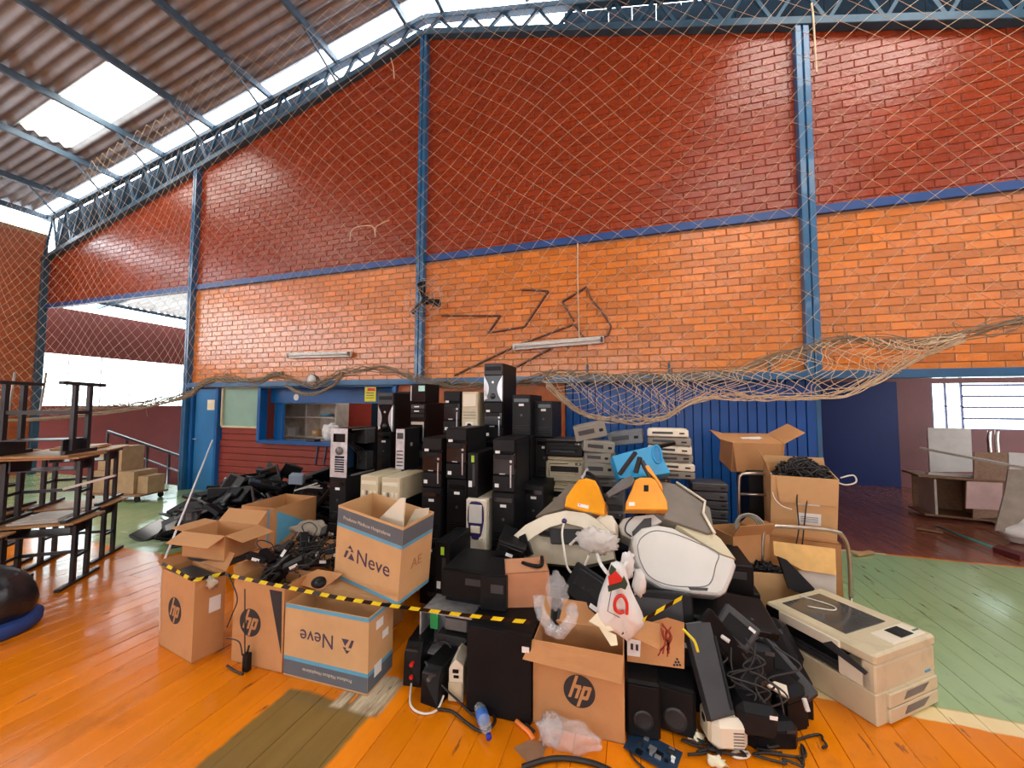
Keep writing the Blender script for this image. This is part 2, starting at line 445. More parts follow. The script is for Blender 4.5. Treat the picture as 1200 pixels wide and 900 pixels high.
def brick_wall(parent, x0, x1, zf0, zf1, material, skip, PR, bl=.275, bh=.095, proud=.007, limit=300, map3=None):
    """bricks of one wall: the 300 that show largest are objects, the others one piece"""
    lst = []; nrow = int((PR[1]-PR[0])/bh)
    for r in range(nrow):
        z = PR[0]+bh*(r+.5); off = (r % 2)*bl/2
        n = int((x1-x0)/bl)+2
        for i in range(n):
            a = x0+i*bl-off; b_ = a+bl; a = max(a, x0); b_ = min(b_, x1)
            if b_-a < .05: continue
            xm = (a+b_)/2
            if z-bh/2 < zf0(xm)-.005 or z+bh/2 > zf1(xm)+.06 or skip(xm, z): continue
            lst.append((xm, z, b_-a-.011))
    def key(t):
        p = map3(t) if map3 else (t[0], WY, t[1]); q = px(p)
        vis = -10 < q[0] < 1210 and -10 < q[1] < 910
        return (0 if vis else 1, q[2])
    lst.sort(key=key)
    shared = {}
    rest = MB(); tones = []
    for k, (xm, z, L) in enumerate(lst):
        c = map3((xm, z, L)) if map3 else (xm, WY, z)
        dy = R.uniform(-.0025, .002); rx, rz = R.gauss(0, .011), R.gauss(0, .012)
        if k < limit:
            kk = round(L, 3)
            if kk not in shared:
                q = MB(); brick_geo(q, (0, 0, 0), kk, .03, bh-.010, .004, 0, 0); shared[kk] = q.mesh('brick', material)
            o = link('brick', shared[kk], parent, (c[0], c[1]-proud+dy, c[2]) if not map3 else (c[0]+proud, c[1], c[2]), (rx, 0, rz) if not map3 else (rx, 0, rz+PI/2))
        else:
            if map3: brick_geo(rest, (c[0]+proud, c[1], c[2]), L, .03, bh-.010, .004, rx, rz+PI/2)
            else: brick_geo(rest, (c[0], c[1]-proud+dy, c[2]), L, .03, bh-.010, .004, rx, rz)
            t_ = R.random(); tones += [t_]*9
    if rest.v:
        me = rest.mesh('bricks', material); at = me.attributes.new('tone', 'FLOAT', 'FACE')
        at.data.foreach_set('value', tones)
        tag(link('bricks', me, parent), 'the smaller, farther bricks of this wall', kind='stuff')
# lower glossy orange wall
wl = struct('wall_back', 'glossy orange brick wall between the blue band and the openings below', 'wall')
mb = MB(); mb.box(((XC[1]+XC[4])/2, WY+.09, (ZBEAM+ZBAND)/2), (XC[4]-XC[1], .18, ZBAND-ZBEAM)); mb.build('mortar', M_mortar_lo, wl)
brick_wall(wl, XC[1], 6.6, lambda x: ZBEAM, lambda x: ZBAND, M_brick_lo, lambda x, z: False, (ZBEAM, ZBAND-.01))
# upper gable
wu = struct('wall_gable', 'tall dark terracotta brick gable above the blue band', 'wall')
def gable(x0, x1, y0, y1, z0, top, n=1):
    xs = [x0]+[x for x in (-3.28,) if x0 < x < x1]+[x1]
    poly = [(x0, y0, z0)]+[(x, y0, top(x)) for x in xs]+[(x1, y0, z0)]
    m_ = MB(); m_.prism(poly, (0, y1-y0, 0)); return m_
gable(XC[0], XC[4], WY, WY+.18, ZBAND, lambda x: zbot(x)+.12).build('mortar', M_mortar_up, wu)
brick_wall(wu, XC[0], 6.6, lambda x: ZBAND, lambda x: zbot(x), M_brick_up, lambda x, z: False, (ZBAND+.005, 8.0))
# cladding behind the truss, open (bright) beside the ridge
cl = struct('wall_cladding', 'dark navy sheet cladding behind the roof truss', 'wall')
def cladpart(x0, x1):
    xs = [x0, x1]; m_ = MB(); n = max(2, int((x1-x0)/.3))
    for i in range(n):
        a = x0+(x1-x0)*i/n; b_ = x0+(x1-x0)*(i+1)/n
        m_.prism([(a, WY+.12, zbot(a)+.05), (a, WY+.12, ztop(a)+.05), (b_-.006, WY+.12, ztop(b_)+.05), (b_-.006, WY+.12, zbot(b_)+.05)], (0, .05, 0))
    m_.build('cladding_sheet', M_navyclad, cl)
for i in range(6): cladpart(XC[0]+(8.4/6)*i, XC[0]+(8.4/6)*(i+1))
for i in range(5): cladpart(-.95+1.66*i, -.95+1.66*(i+1))
# ---- truss on the gable
tr = struct('roof_truss', 'dark teal steel roof truss along the top of the gable wall', 'truss')
TY = WY-.07
for x0, x1 in ((XC[0], -3.28), (-3.28, XC[4])):
    m_ = MB(); m_.bar((x0, TY, zbot(x0)+.04), (x1, TY, zbot(x1)+.04), .12, .10, 0, .006); m_.build('bottom_chord', M_truss, tr)
    m_ = MB(); m_.bar((x0, TY, ztop(x0)-.04), (x1, TY, ztop(x1)-.04), .12, .09, 0, .006); m_.build('top_chord', M_truss, tr)
    n = int((x1-x0)/.55)
    for i in range(n):
        a = x0+(x1-x0)*i/n; b_ = x0+(x1-x0)*(i+1)/n; c_ = (a+b_)/2
        m_ = MB(); m_.bar((a, TY, zbot(a)+.06), (c_, TY, ztop(c_)-.06), .04, .04, 0); m_.build('diagonal', M_truss, tr)
        m_ = MB(); m_.bar((c_, TY, ztop(c_)-.06), (b_, TY, zbot(b_)+.06), .04, .04, 0); m_.build('diagonal', M_truss, tr)
# ---- columns, band, beam
for i, X in enumerate(XC[:5]):
    o = struct('steel_column', ['dark blue corner column beside the left opening', 'blue steel column beside the blue door', 'blue steel column carrying the wall fan under the ridge', 'wide blue double-channel column on the right of the wall', 'blue corner column at the right end of the wall'][i], 'column')
    wd = [.26, .11, .13, .15, .2][i]; zt = zbot(X)+.05; zb = 0 if i not in (2, 3) else ZBEAM-.05
    m_ = MB()
    for s_ in (-1, 1): m_.box((X+s_*wd*.27, WY-.05, (zt+zb)/2), (wd*.44, .13, zt-zb), .006)
    m_.build('channel', M_bluecol if i else M_truss, o)
    m_ = MB(); m_.box((X, WY-.035, (zt+zb)/2), (wd*.3, .1, zt-zb)); m_.build('web', M_bluecol if i else M_truss, o)
def trimbar(name, label, x0, x1, z0, z1, y0=WY-.02, th=.05, m=None):
    m_ = MB(); m_.box(((x0+x1)/2, y0, (z0+z1)/2), (x1-x0, th, z1-z0), .004)
    tag(m_.build(name, m or M_bluecol), label, 'beam', kind='structure')
trimbar('trim_1', 'blue horizontal band across the middle of the wall', XC[0]+.1, XC[4], ZBAND-.05, ZBAND+.055, m=mat('band_blue_paint', S(38, 76, 138), .4, var=.12, scale=3))
trimbar('trim_2', 'blue steel lintel under the orange brick wall', XC[1], XC[4], ZBEAM-.075, ZBEAM+.02, WY, .2)

# ---- lower wall parts
def wallbox(name, label, x0, x1, y0, y1, z0, z1, m, cat='wall'):
    m_ = MB(); m_.box(((x0+x1)/2, (y0+y1)/2, (z0+z1)/2), (abs(x1-x0), abs(y1-y0), z1-z0)); return tag(m_.build(name, m), label, cat, kind='structure')
d1 = struct('door_1', 'light blue door beside the left column', 'door')
m_ = MB(); m_.box((-8.13, WY+.04, 1.0), (.62, .05, 2.0), .004); m_.build('door_leaf', M_door, d1)
for x in (-8.49, -7.79):
    m_ = MB(); m_.box((x, WY+.03, 1.0), (.07, .14, 2.02), .005); m_.build('door_frame', M_bluepaint, d1)
m_ = MB(); m_.box((-8.0, WY+.008, 1.68), (.2, .004, .2)); m_.build('paper_notice', M_paper, d1)
m_ = MB(); m_.tube([(-8.38, WY+.01, 1.0), (-8.38, WY-.05, 1.0), (-8.28, WY-.05, 1.0)], .01, 8); m_.build('door_handle', M_steel, d1)
gb = struct('window_1', 'grey-green fixed board panel beside the hatch', 'panel')
m_ = MB(); m_.box((-7.22, WY+.05, 1.64), (.92, .02, .76)); m_.build('board', M_green, gb)
for a in ((-7.22, 2.02, 1.0, .04), (-7.22, 1.26, 1.0, .04), (-7.7, 1.64, .04, .8), (-6.74, 1.64, .04, .8)):
    m_ = MB(); m_.box((a[0], WY+.03, a[1]), (a[2], .06, a[3]), .004); m_.build('frame', M_beige, gb)
wr = struct('wall_counter', 'dark red plank-lined wall under the hatch', 'wall')
m_ = MB(); m_.box((-5.35, WY+.14, .5), (4.85, .1, 1.0)); m_.build('backing', mat('pale_joint', S(160, 84, 70), .7), wr)
for i in range(8):
    m_ = MB(); m_.box((-5.35, WY+.075, .062+.125*i), (4.85, .07, .115), .004); m_.build('plank', M_redwall, wr)
for i in range(2):
    m_ = MB(); m_.box((-7.22, WY+.075, 1.062+.125*i), (1.0, .07, .115), .004); m_.build('plank', M_redwall, wr)
# hatch
wh = struct('window_2', 'blue framed serving hatch with a blue valance', 'window')
for (x, z, sx, sz) in ((-5.2, 1.0, 3.0, .05), (-6.68, 1.52, .07, 1.05), (-3.75, 1.52, .07, 1.05), (-5.2, 2.03, 3.0, .06)):
    m_ = MB(); m_.box((x, WY+.03, z), (sx, .16, sz), .004); m_.build('frame', M_bluepaint, wh)
m_ = MB(); m_.box((-5.2, WY+.2, 1.87), (2.9, .06, .3), .004); m_.build('valance', M_bluepaint, wh)
m_ = MB(); m_.box((-6.5, WY+.25, 1.5), (.2, .06, 1.0), .004); m_.build('jamb_panel', M_bluepaint, wh)
m_ = MB(); m_.cyl((-6.02, WY+.168, 1.83), (-6.02, WY+.162, 1.83), .06, 18); m_.build('round_sticker', M_label, wh)
m_ = MB(); m_.box((-5.2, WY+.1, 1.02), (2.9, .3, .03), .004); m_.build('sill', M_bluepaint, wh)
# kitchen behind the hatch
wallbox('wall_kitchen', 'maroon rear wall of the kitchen behind the hatch', -8.4, .6, 7.9, 8.0, 0, 2.7, M_redwall)
trimbar('trim_3', 'dark blue upright on the maroon kitchen wall', -6.05, -5.9, 0, 2.6, 7.88, .04, M_navyclad)
wallbox('wall_kitchen_left', 'side wall of the kitchen by the door', -8.58, -8.5, 5.62, 8.0, 0, 2.7, M_redwall)
wallbox('wall_kitchen_right', 'side wall of the kitchen by the blue sheeting', .6, .7, 5.62, 8.0, 0, 2.7, M_wallint)
m_ = MB(); m_.box((-5.6, 6.9, 2.62), (1.3, .1, .05), .01); tag(m_.build('ceiling_tube_light', emitmat('added_kitchen_light', (1, .98, .94), 35)), 'unseen tube light added to brighten the kitchen behind the hatch', 'light')  # added out of view so the kitchen is not too dark
wallbox('ceiling_kitchen', 'pale ceiling of the kitchen', -8.58, .7, 5.6, 8.0, 2.7, 2.76, M_melam, 'ceiling')
wallbox('wall_orange_panel', 'brown-orange wall piece between the towers and the blue sheeting', -3.72, -.95, WY+.02, WY+.16, 0, ZBEAM-.06, mat('brown_orange_paint', S(176, 92, 40), .5, var=.15))
# ---- blue corrugated sliding door: separate ribbed strips
d2 = struct('door_2', 'deep blue ribbed sheet-metal sliding door', 'door')
x = -.94; i = 0
while x < 2.1:
    m_ = MB(); m_.prism([(x, WY+.10, 0), (x+.005, WY+.075, 0), (x+.095, WY+.075, 0), (x+.1, WY+.10, 0)], (0, 0, 2.05)); m_.build('sheet_rib', M_bluecorr, d2)
    x += .105
m_ = MB(); m_.box((.58, WY+.125, 1.02), (3.08, .03, 2.05)); m_.build('backing_sheet', M_bluecorr, d2)
m_ = MB(); m_.box((2.12, WY+.1, 1.02), (.05, .08, 2.05), .005); m_.build('edge_channel', M_bluecol, d2)
m_ = MB(); m_.cyl((-.9, WY-.01, 2.06), (7.0, WY-.01, 2.06), .025, 10); m_.build('rail', M_bluecol, d2)
for i, x in enumerate((-.62, .45, 1.6)):
    m_ = MB(); m_.box((x, WY-.02, 2.17), (.025, .03, .22), .003); m_.build('hanger', M_truss, d2)
# ---- room on the right
wallbox('wall_room_back', 'maroon rear wall of the right-hand room', 2.1, 13, 10.45, 10.55, 0, 2.9, M_wallint) if False else None
WX0, WX1, WZ0, WZ1 = 6.0, 8.6, 1.24, 2.2
wb = struct('wall_room', 'maroon rear wall of the right-hand room around its window', 'wall')
for (a, b_, c_, e) in ((2.1, WX0, 0, 2.9), (WX1, 12.5, 0, 2.9), (WX0, WX1, 0, WZ0), (WX0, WX1, WZ1, 2.9)):
    m_ = MB(); m_.box(((a+b_)/2, 10.5, (c_+e)/2), (b_-a, .12, e-c_)); m_.build('wall_piece', M_annex, wb)
w3 = struct('window_3', 'bright louvred window with thin bars in the right-hand room', 'window')
m_ = MB(); m_.box(((WX0+WX1)/2, 10.5, (WZ0+WZ1)/2), (WX1-WX0, .006, WZ1-WZ0)); m_.build('pane', M_pane, w3)
M_bar = mat('violet_grey_window_bar', S(70, 64, 110), .5)
for i in range(5):
    z = WZ0+(WZ1-WZ0)*i/4.2+.0
    m_ = MB(); m_.box((7.05, 10.47, z), (1.1, .03, .045)); m_.build('bar', M_bar, w3)
for x in (WX0+.015, 6.24, 6.5, 7.6, 7.85, WX1-.015):
    m_ = MB(); m_.box((x, 10.47, (WZ0+WZ1)/2), (.035, .03, WZ1-WZ0)); m_.build('bar', M_bar, w3)
for x0, x1 in ((WX0, 6.5), (7.6, WX1)):
    m_ = MB(); m_.box(((x0+x1)/2, 10.47, (WZ0+WZ1)/2), (x1-x0, .03, .02)); m_.build('bar', M_bar, w3)
wallbox('wall_room_left', 'dark blue partition on the left of the right-hand room', 3.9, 5.38, 10.36, 10.42, 0, 2.24, mat('dark_blue_partition', S(4, 22, 74), .5, var=.1, spec=.2))
wallbox('wall_room_side', 'shadowed side wall behind the blue sheeting', 2.1, 2.2, 5.7, 10.45, 0, 2.9, M_wallint)
wallbox('wall_room_right', 'right side wall of the right-hand room', 12.4, 12.5, 5.6, 10.5, 0, 2.9, M_wallint)
wallbox('ceiling_room', 'low pale ceiling of the right-hand room', 2.1, 12.5, 5.62, 10.5, 2.9, 2.96, M_melam, 'ceiling')
m_ = MB(); m_.box((4.9, 8.0, 2.62), (1.3, .1, .05), .01); lt = m_.build('ceiling_tube_light', M_lamp); tag(lt, 'lit white tube light under the ceiling of the right-hand room', 'light')

# ---- left annex (stair hall) beyond the opening
AX = -15.5
wa = struct('wall_annex', 'dark red wall of the stair hall beyond the left opening', 'wall')
for (y0, y1, z0, z1) in ((5.0, 13.5, -1.6, 1.63), (5.0, 13.5, 3.1, 4.42), (5.0, 5.9, 1.63, 3.1), (12.6, 13.5, 1.63, 3.1)):
    m_ = MB(); m_.box((AX-.06, (y0+y1)/2, (z0+z1)/2), (.12, y1-y0, z1-z0)); m_.build('wall_piece', M_annex, wa)
w4 = struct('window_4', 'long overexposed window strip in the stair hall', 'window')
m_ = MB(); m_.box((AX-.06, 9.25, 2.365), (.006, 6.7, 1.47)); m_.build('pane', M_pane, w4)
M_wbar = mat('pale_window_bar', S(225, 225, 232), .5)
for i in range(10):
    y = 5.95+.72*i
    m_ = MB(); m_.box((AX-.03, y, 2.365), (.03, .03, 1.47)); m_.build('bar', M_wbar, w4)
for j in range(6):
    for k in range(2):
        y0 = 7.4+2.2*k
        m_ = MB(); m_.box((AX-.03, y0+.7, 1.75+.2*j), (.02, 1.3, .012)); m_.build('louvre_bar', M_wbar, w4)
an = struct('ceiling_annex', 'pale corrugated roof over the stair hall', 'ceiling')
for i in range(9):
    y0 = 5.75+.85*i
    m_ = MB()
    def fr(u, v, y0=y0): return (AX+.5+u*7.0, y0+v*.84, 4.72+u*.9+.025*math.cos(v*2*PI*4.5))
    m_.grid(fr, 1, 36); m_.build('roof_sheet', mat('pale_roof_sheet', S(205, 202, 198), .5, var=.1), an)
for y in (7.2, 9.6, 12.):
    m_ = MB(); m_.bar((AX, y, 4.6), (AX+7, y, 5.5), .07, .1); m_.build('rafter', M_truss, an)
m_ = MB(); m_.bar((AX+.55, 5.7, 4.66), (AX+.55, 13.4, 4.66), .07, .09); m_.build('eave_beam', M_truss, an)
wallbox('wall_annex_end', 'far end wall of the stair hall', AX-.1, -8.6, 13.4, 13.5, -1.6, 5.8, M_annex)
wallbox('wall_annex_right', 'inner side wall of the stair hall behind the door', -8.72, -8.6, 5.62, 13.4, -1.6, 5.8, M_annex)
rl = thing('stair_railing', 'dark sloping stair railing beyond the left opening', 'railing', (0, 0, 0))
ra, rb = Vector((-12.6, 6.2, 1.0)), Vector((-8.8, 6.2, .28))
m_ = MB(); m_.bar(ra, rb, .05); m_.build('top_rail', M_frame, rl)
m_ = MB(); m_.bar(ra-Vector((0, 0, .35)), rb-Vector((0, 0, .35)), .03); m_.build('lower_rail', M_frame, rl)
for i in range(6):
    p = ra.lerp(rb, i/5); m_ = MB(); m_.bar(p, (p.x, p.y, -1.6), .04); m_.build('post', M_frame, rl)

# ---- side walls, end wall (behind the viewer), roof
ws = struct('wall_left', 'brown-orange brick side wall at the far left edge', 'wall')
m_ = MB(); m_.box((XC[0]-.09, (YB+WY)/2, 1.6), (.18, WY-YB, 3.2)); m_.build('mortar', M_mortar_lo, ws)
m_ = MB(); m_.box((XC[0]-.09, (2.6+WY)/2, 4.5), (.18, WY-2.6, 2.8)); m_.build('mortar', M_mortar_lo, ws)
m_ = MB(); m_.box((XC[0]-.09, (YB+2.6)/2, 5.55), (.18, 2.6-YB, .7)); m_.build('mortar', M_mortar_lo, ws)
brick_wall(ws, 3.4, WY-.02, lambda x: 0, lambda x: 5.85, M_brick_side, lambda x, z: z > 5.85, (0.0, 5.85), limit=120, map3=lambda t: (XC[0], t[0], t[1]))
wn = struct('window_5', 'high frosted window strip in the left side wall', 'window')
for i in range(10):
    y = YB+.9+1.5*i
    m_ = MB(); m_.box((XC[0]-.05, y, 4.2), (.02, 1.38, 1.96)); m_.build('pane', M_sidewin, wn)
    m_ = MB(); m_.box((XC[0]-.03, y+.74, 4.2), (.08, .08, 2.0)); m_.build('mullion', M_truss, wn)
we = struct('wall_right', 'brown-orange side wall on the right, out of view', 'wall')
m_ = MB(); m_.box((XC[4]+.09, (YB+WY)/2, 1.6), (.18, WY-YB, 3.2)); m_.build('wall_piece', M_brick_side, we)
m_ = MB(); m_.box((XC[4]+.09, (YB+WY)/2, 5.6), (.18, WY-YB, .8)); m_.build('wall_piece', M_brick_side, we)
wm = struct('window_6', 'high frosted window strip in the right side wall', 'window')
for i in range(12):
    y = YB+.9+1.5*i
    m_ = MB(); m_.box((XC[4]+.05, y, 4.2), (.02, 1.38, 1.96)); m_.build('pane', M_farwin, wm)
    m_ = MB(); m_.box((XC[4]+.03, y+.74, 4.2), (.08, .08, 2.0)); m_.build('mullion', M_truss, wm)
wk = struct('wall_front', 'brick end wall behind the viewer', 'wall')
gable(XC[0], XC[4], YB-.18, YB, 4.6, lambda x: zroof(x)).build('wall_piece', M_brick_side, wk)
for (a, b_) in ((XC[0], -9.5), (3.5, XC[4])):
    m_ = MB(); m_.box(((a+b_)/2, YB-.09, 2.3), (b_-a, .18, 4.6)); m_.build('wall_piece', M_brick_side, wk)
m_ = MB(); m_.box((-3, YB-.09, .6), (13, .18, 1.2)); m_.build('wall_piece', M_brick_side, wk)
wq = struct('window_7', 'wide frosted window wall behind the viewer', 'window')
for i in range(9):
    m_ = MB(); m_.box((-8.75+1.44*i, YB-.05, 2.9), (1.34, .02, 3.36)); m_.build('pane', M_rearwin, wq)

rf = struct('ceiling', 'weathered corrugated metal roof with skylight sheets and purlins', 'roof')
SW = .69; Y1 = 5.22
rows_ = ((0, 4.97), (4.97, 7.67), (7.67, 10.75))
sheets = {}
for si in (-1, 1):
    for ri, (a, b_) in enumerate(rows_):
        m_ = MB()
        def fs_(u, v, a=a, b_=b_, si=si):
            q = a+(b_-a)*u; return (si*q, v*SW, -.19*q+.03*math.cos(v*2*PI*4))
        m_.grid(fs_, 1, 32); sheets[(si, ri, 0)] = m_.mesh('roof_sheet', M_roof)
        if ri == 1: sheets[(si, ri, 1)] = m_.mesh('skylight_sheet', M_skylight)
ncols = int((Y1-YB)/SW)
for j in range(ncols):
    y0 = Y1-SW*(j+1)
    for si in (-1, 1):
        for ri in range(3):
            sk = 1 if (ri == 1 and (j % 5 == 1 or (si > 0 and j % 5 == 2))) else 0  # right slope: second skylight sheet added, unseen, to brighten the upper-right gable
            link('skylight_sheet' if sk else 'roof_sheet', sheets[(si, ri, sk)], rf, (-3.28, y0+(.0 if ri != 1 else 0), 8.38+(.012*ri if 0 else 0)))
for si in (-1, 1):
    for q in (.35, 1.8, 3.35, 4.86, 6.35, 7.78, 9.3, 10.5):
        X = -3.28+si*q; m_ = MB(); z = zroof(X)-.10
        m_.box((X, (YB+WY)/2-.05, z), (.06, WY-YB-.1, .12), .004); m_.build('purlin', M_purl, rf)
        # knee brace to the truss
        if si < 0 and 1 < q < 10:
            m_ = MB(); m_.bar((X, WY-.9, z-.04), (X, TY, zbot(X)+.1), .03); m_.build('brace', M_purl, rf)
for yt in (-.6, -6.6):
    pass

# ================================================================== OBJECTS
def tpl_inst(tpl, label, cat, loc, rot=0, group=None):
    name, parts = tpl
    t = thing(name, label, cat, loc, rot, group); objs = []
    for (n, me, pi, pl) in parts:
        o = link(n, me, objs[pi] if pi is not None else t)
        if pl: o['label'] = pl
        objs.append(o)
    return t
class TB:
    """collects the parts of one kind of thing"""
    def __init__(s, name): s.name = name; s.parts = []
    def part(s, n, mb, m, under=None, label=None): s.parts.append((n, mb.mesh(n, m), under, label)); return len(s.parts)-1
    def done(s): return (s.name, s.parts)
def text_mesh(s, size, m, ext=.0006, shear=0, bold=0):
    cu = bpy.data.curves.new('lettering', 'FONT'); cu.body = s; cu.size = size; cu.align_x = 'CENTER'; cu.align_y = 'CENTER'
    cu.extrude = ext; cu.shear = shear; cu.offset = bold; cu.resolution_u = 3
    o = bpy.data.objects.new('lettering', cu); COL.objects.link(o)
    dg = bpy.context.evaluated_depsgraph_get(); me = bpy.data.meshes.new_from_object(o.evaluated_get(dg))
    bpy.data.objects.remove(o); me.materials.clear(); me.materials.append(m); return me
def lettering(s, size, m, parent, loc, rot=(PI/2, 0, 0), shear=0, bold=0, label=None):
    o = link('lettering', text_mesh(s, size, m, .0006, shear, bold), parent, loc, rot)
    if label: o['label'] = label
    return o

# ---------------------------------------------------------------- computer towers
def tower_tpl(style, w=.19, d=.45, h=.42):
    t = TB('computer_tower'); y0 = -d/2
    body = {'beige': M_beige, 'white': M_cream, 'desk': M_beige}.get(style, M_black2)
    fr = {'beige': M_beige, 'white': M_cream, 'desk': M_beige}.get(style, M_black)
    if style == 'open':
        m_ = MB()   # steel chassis with one open side (+x)
        m_.box((-w/2+.002, 0, h/2), (.004, d, h)); m_.box((0, 0, .002), (w, d, .004)); m_.box((0, 0, h-.004), (w, d, .008)); m_.box((0, d/2-.02, h/2), (w, .04, h))
        t.part('case', m_, M_black2)
        m_ = MB(); zz = [.0, .05, .2, .3, h]
        for (a, b_, c_, e) in ((-w/2, w/2, 0, .05), (-w/2, -w/2+.05, .05, .3), (w/2-.03, w/2, .05, .3), (-w/2, w/2, .3, .33), (-w/2, -w/2+.025, .33, .41), (w/2-.025, w/2, .33, .41), (-w/2, w/2, .41, h), (-w/2+.05, w/2-.03, .2, .3)):
            m_.box(((a+b_)/2, y0, (c_+e)/2), (b_-a, .006, e-c_))
        for k in range(6): m_.box((-.0+.01, y0, .065+k*.022), (.11, .004, .008))
        t.part('back_plate', m_, M_steel, label='pale galvanised rear plate')
        m_ = MB(); m_.lathe([(.038, 0), (.04, .01)], 16, 0, Matrix.Translation((.01, y0-.004, .25)) @ Matrix.Rotation(PI/2, 4, 'X')); t.part('fan_grille', m_, M_grey)
        m_ = MB(); m_.box((0, y0+.09, .37), (w-.03, .15, .085), .004); t.part('power_supply', m_, M_black)
        m_ = MB(); m_.box((0.02, d/2-.11, h-.09), (w-.05, .16, .15), .003); t.part('drive_cage', m_, M_dgrey)
        m_ = MB(); m_.box((0.02, d/2-.10, .12), (w-.07, .11, .18), .003); t.part('drive_cage', m_, M_dgrey)
        m_ = MB(); m_.box((-w/2+.012, -.04, .18), (.006, .24, .26)); t.part('motherboard', m_, M_navy)
        m_ = MB()
        for k in range(4): m_.tube(spline([(-.03+.02*k, -.12, .32), (.05, -.05+.04*k, .22), (.03, .02, .1), (-.02, .06+.03*k, .16)]), .004, 5)
        t.part('inner_cables', m_, M_cable)
        m_ = MB(); m_.box((w/2-.008, .02, h-.012), (.012, d-.1, .015)); m_.box((w/2-.008, .02, .012), (.012, d-.1, .015)); t.part('side_rail', m_, M_grey)
        return t.done()
    if style == 'backplate':
        m_ = MB(); m_.box((0, .004, h/2), (w, d-.008, h), .004); t.part('case', m_, M_black2)
        m_ = MB(); m_.box((0, y0+.002, h/2), (w-.004, .006, h-.006), .001); b0 = t.part('back_plate', m_, M_steel, label='pale steel rear plate')
        for k in range(5):
            m_ = MB(); m_.box((.0, y0-.002, .04+.035*k), (w-.03, .004, .01)); t.part('slot', m_, M_black, b0)
        m_ = MB(); m_.box((0, y0-.002, h-.07), (w-.03, .004, .06)); t.part('socket', m_, M_dgrey, b0)
        m_ = MB(); m_.cyl((w/2+.001, y0+.12, h*.6), (w/2+.004, y0+.12, h*.6), .02, 14); t.part('lock', m_, M_steel)
        return t.done()
    m_ = MB(); m_.box((0, .012, h/2), (w, d-.024, h), .004); t.part('case', m_, body)
    if style == 'hp':
        m_ = MB(); m_.box((0, y0+.012, h-.055), (w, .03, .105), .006); p = t.part('upper_bezel', m_, fr)
        m_ = MB(); m_.box((0, y0+.014, h*.52), (w, .03, h*.40), .006); t.part('drive_bezel', m_, M_gloss)
        m_ = MB(); m_.box((0, y0+.012, h*.155), (w, .03, h*.30), .006); q = t.part('lower_bezel', m_, fr)
        m_ = MB(); m_.box((-.01, y0-.003, h*.66), (w-.05, .006, .038), .003); t.part('drive_tray', m_, M_black)
        m_ = MB(); m_.box((w*.33, y0-.005, h*.30), (.012, .008, h*.42), .003); t.part('silver_strip', m_, M_silver, label='vertical silver strip')
        m_ = MB(); m_.cyl((w*.33, y0-.006, h*.58), (w*.33, y0+.004, h*.58), .011, 12); t.part('power_button', m_, M_silver)
        m_ = MB(); m_.box((-w*.3, y0-.004, h*.07+.02), (.034, .002, .03)); t.part('sticker', m_, M_label)
        m_ = MB(); m_.box((-w*.27, y0-.004, h*.75), (.04, .002, .022)); t.part('sticker', m_, M_label)
        m_ = MB(); m_.box((-.01, y0-.004, h*.34), (.05, .002, .008)); t.part('badge', m_, M_silver)
        m_ = MB(); m_.box((w/2+.001, .0, h*.5), (.003, d*.8, h*.86), .001); t.part('side_panel', m_, M_black2)
    elif style == 'plain':
        m_ = MB(); m_.box((0, y0+.012, h/2), (w, .03, h), .01); t.part('front_bezel', m_, fr)
        m_ = MB(); m_.box((0, y0-.003, h*.86), (w-.04, .004, .036), .001); t.part('drive_tray', m_, M_gloss)
        m_ = MB(); m_.box((-.0, y0-.004, h*.75), (.05, .002, .022)); t.part('sticker', m_, M_label)
        m_ = MB(); m_.cyl((0, y0-.006, h*.5), (0, y0+.004, h*.5), .012, 12); t.part('power_button', m_, M_dgrey)
        for k in range(4):
            m_ = MB(); m_.box((0, y0-.003, h*.1+.02*k), (w-.05, .004, .006)); t.part('vent_slot', m_, M_gloss)
    elif style == 'detail':
        m_ = MB(); m_.box((0, y0+.012, h/2), (w, .03, h), .006); t.part('front_bezel', m_, M_gloss)
        for k in range(3):
            m_ = MB(); m_.box((0, y0-.006, h*.9-k*.048), (w-.03, .01, .042), .003); t.part('drive_tray', m_, M_dgrey if k == 0 else M_black)
        for k in range(2):
            m_ = MB(); m_.box((-.01, y0-.012, h*.9-k*.048), (w*.3, .004, .012)); t.part('drive_label', m_, M_label)
        m_ = MB(); m_.box((w*.36, y0-.005, h*.3), (.014, .008, h*.45), .003); t.part('silver_strip', m_, M_silver)
        m_ = MB(); m_.box((-w*.33, y0-.005, h*.22), (.03, .002, .03)); t.part('sticker', m_, M_label)
        m_ = MB(); m_.box((0, y0-.006, h*.5), (w*.8, .01, .03), .004); t.part('tan_strip', m_, M_tape)
    elif style == 'silver':
        m_ = MB(); m_.box((0, y0+.010, h*.84), (w, .035, h*.31), .006); t.part('upper_bezel', m_, M_dgrey)
        m_ = MB(); m_.box((0, y0-.009, h*.86), (w-.03, .006, .04), .002); t.part('drive_tray', m_, M_black)
        m_ = MB(); n = 10; zs = [h*.68*k/n for k in range(n+1)]
        wid = lambda z: w*(.47-.27*math.sin(PI*min(1, z/(h*.66))))
        ctr = [(-wid(z), y0-.012, z) for z in zs]+[(wid(z), y0-.012, z) for z in zs[::-1]]
        m_.prism(ctr, (0, .03, 0), .004); t.part('centre_bezel', m_, M_gloss)
        for s_ in (-1, 1):
            m_ = MB(); pts = [(s_*w/2, y0-.006, z) for z in zs]+[(s_*(wid(z)+.003), y0-.010, z) for z in zs[::-1]]
            if s_ > 0: pts = pts[::-1]
            m_.prism(pts, (0, .03, 0), .003); t.part('silver_wing', m_, M_silver, label='curved silver side cheek')
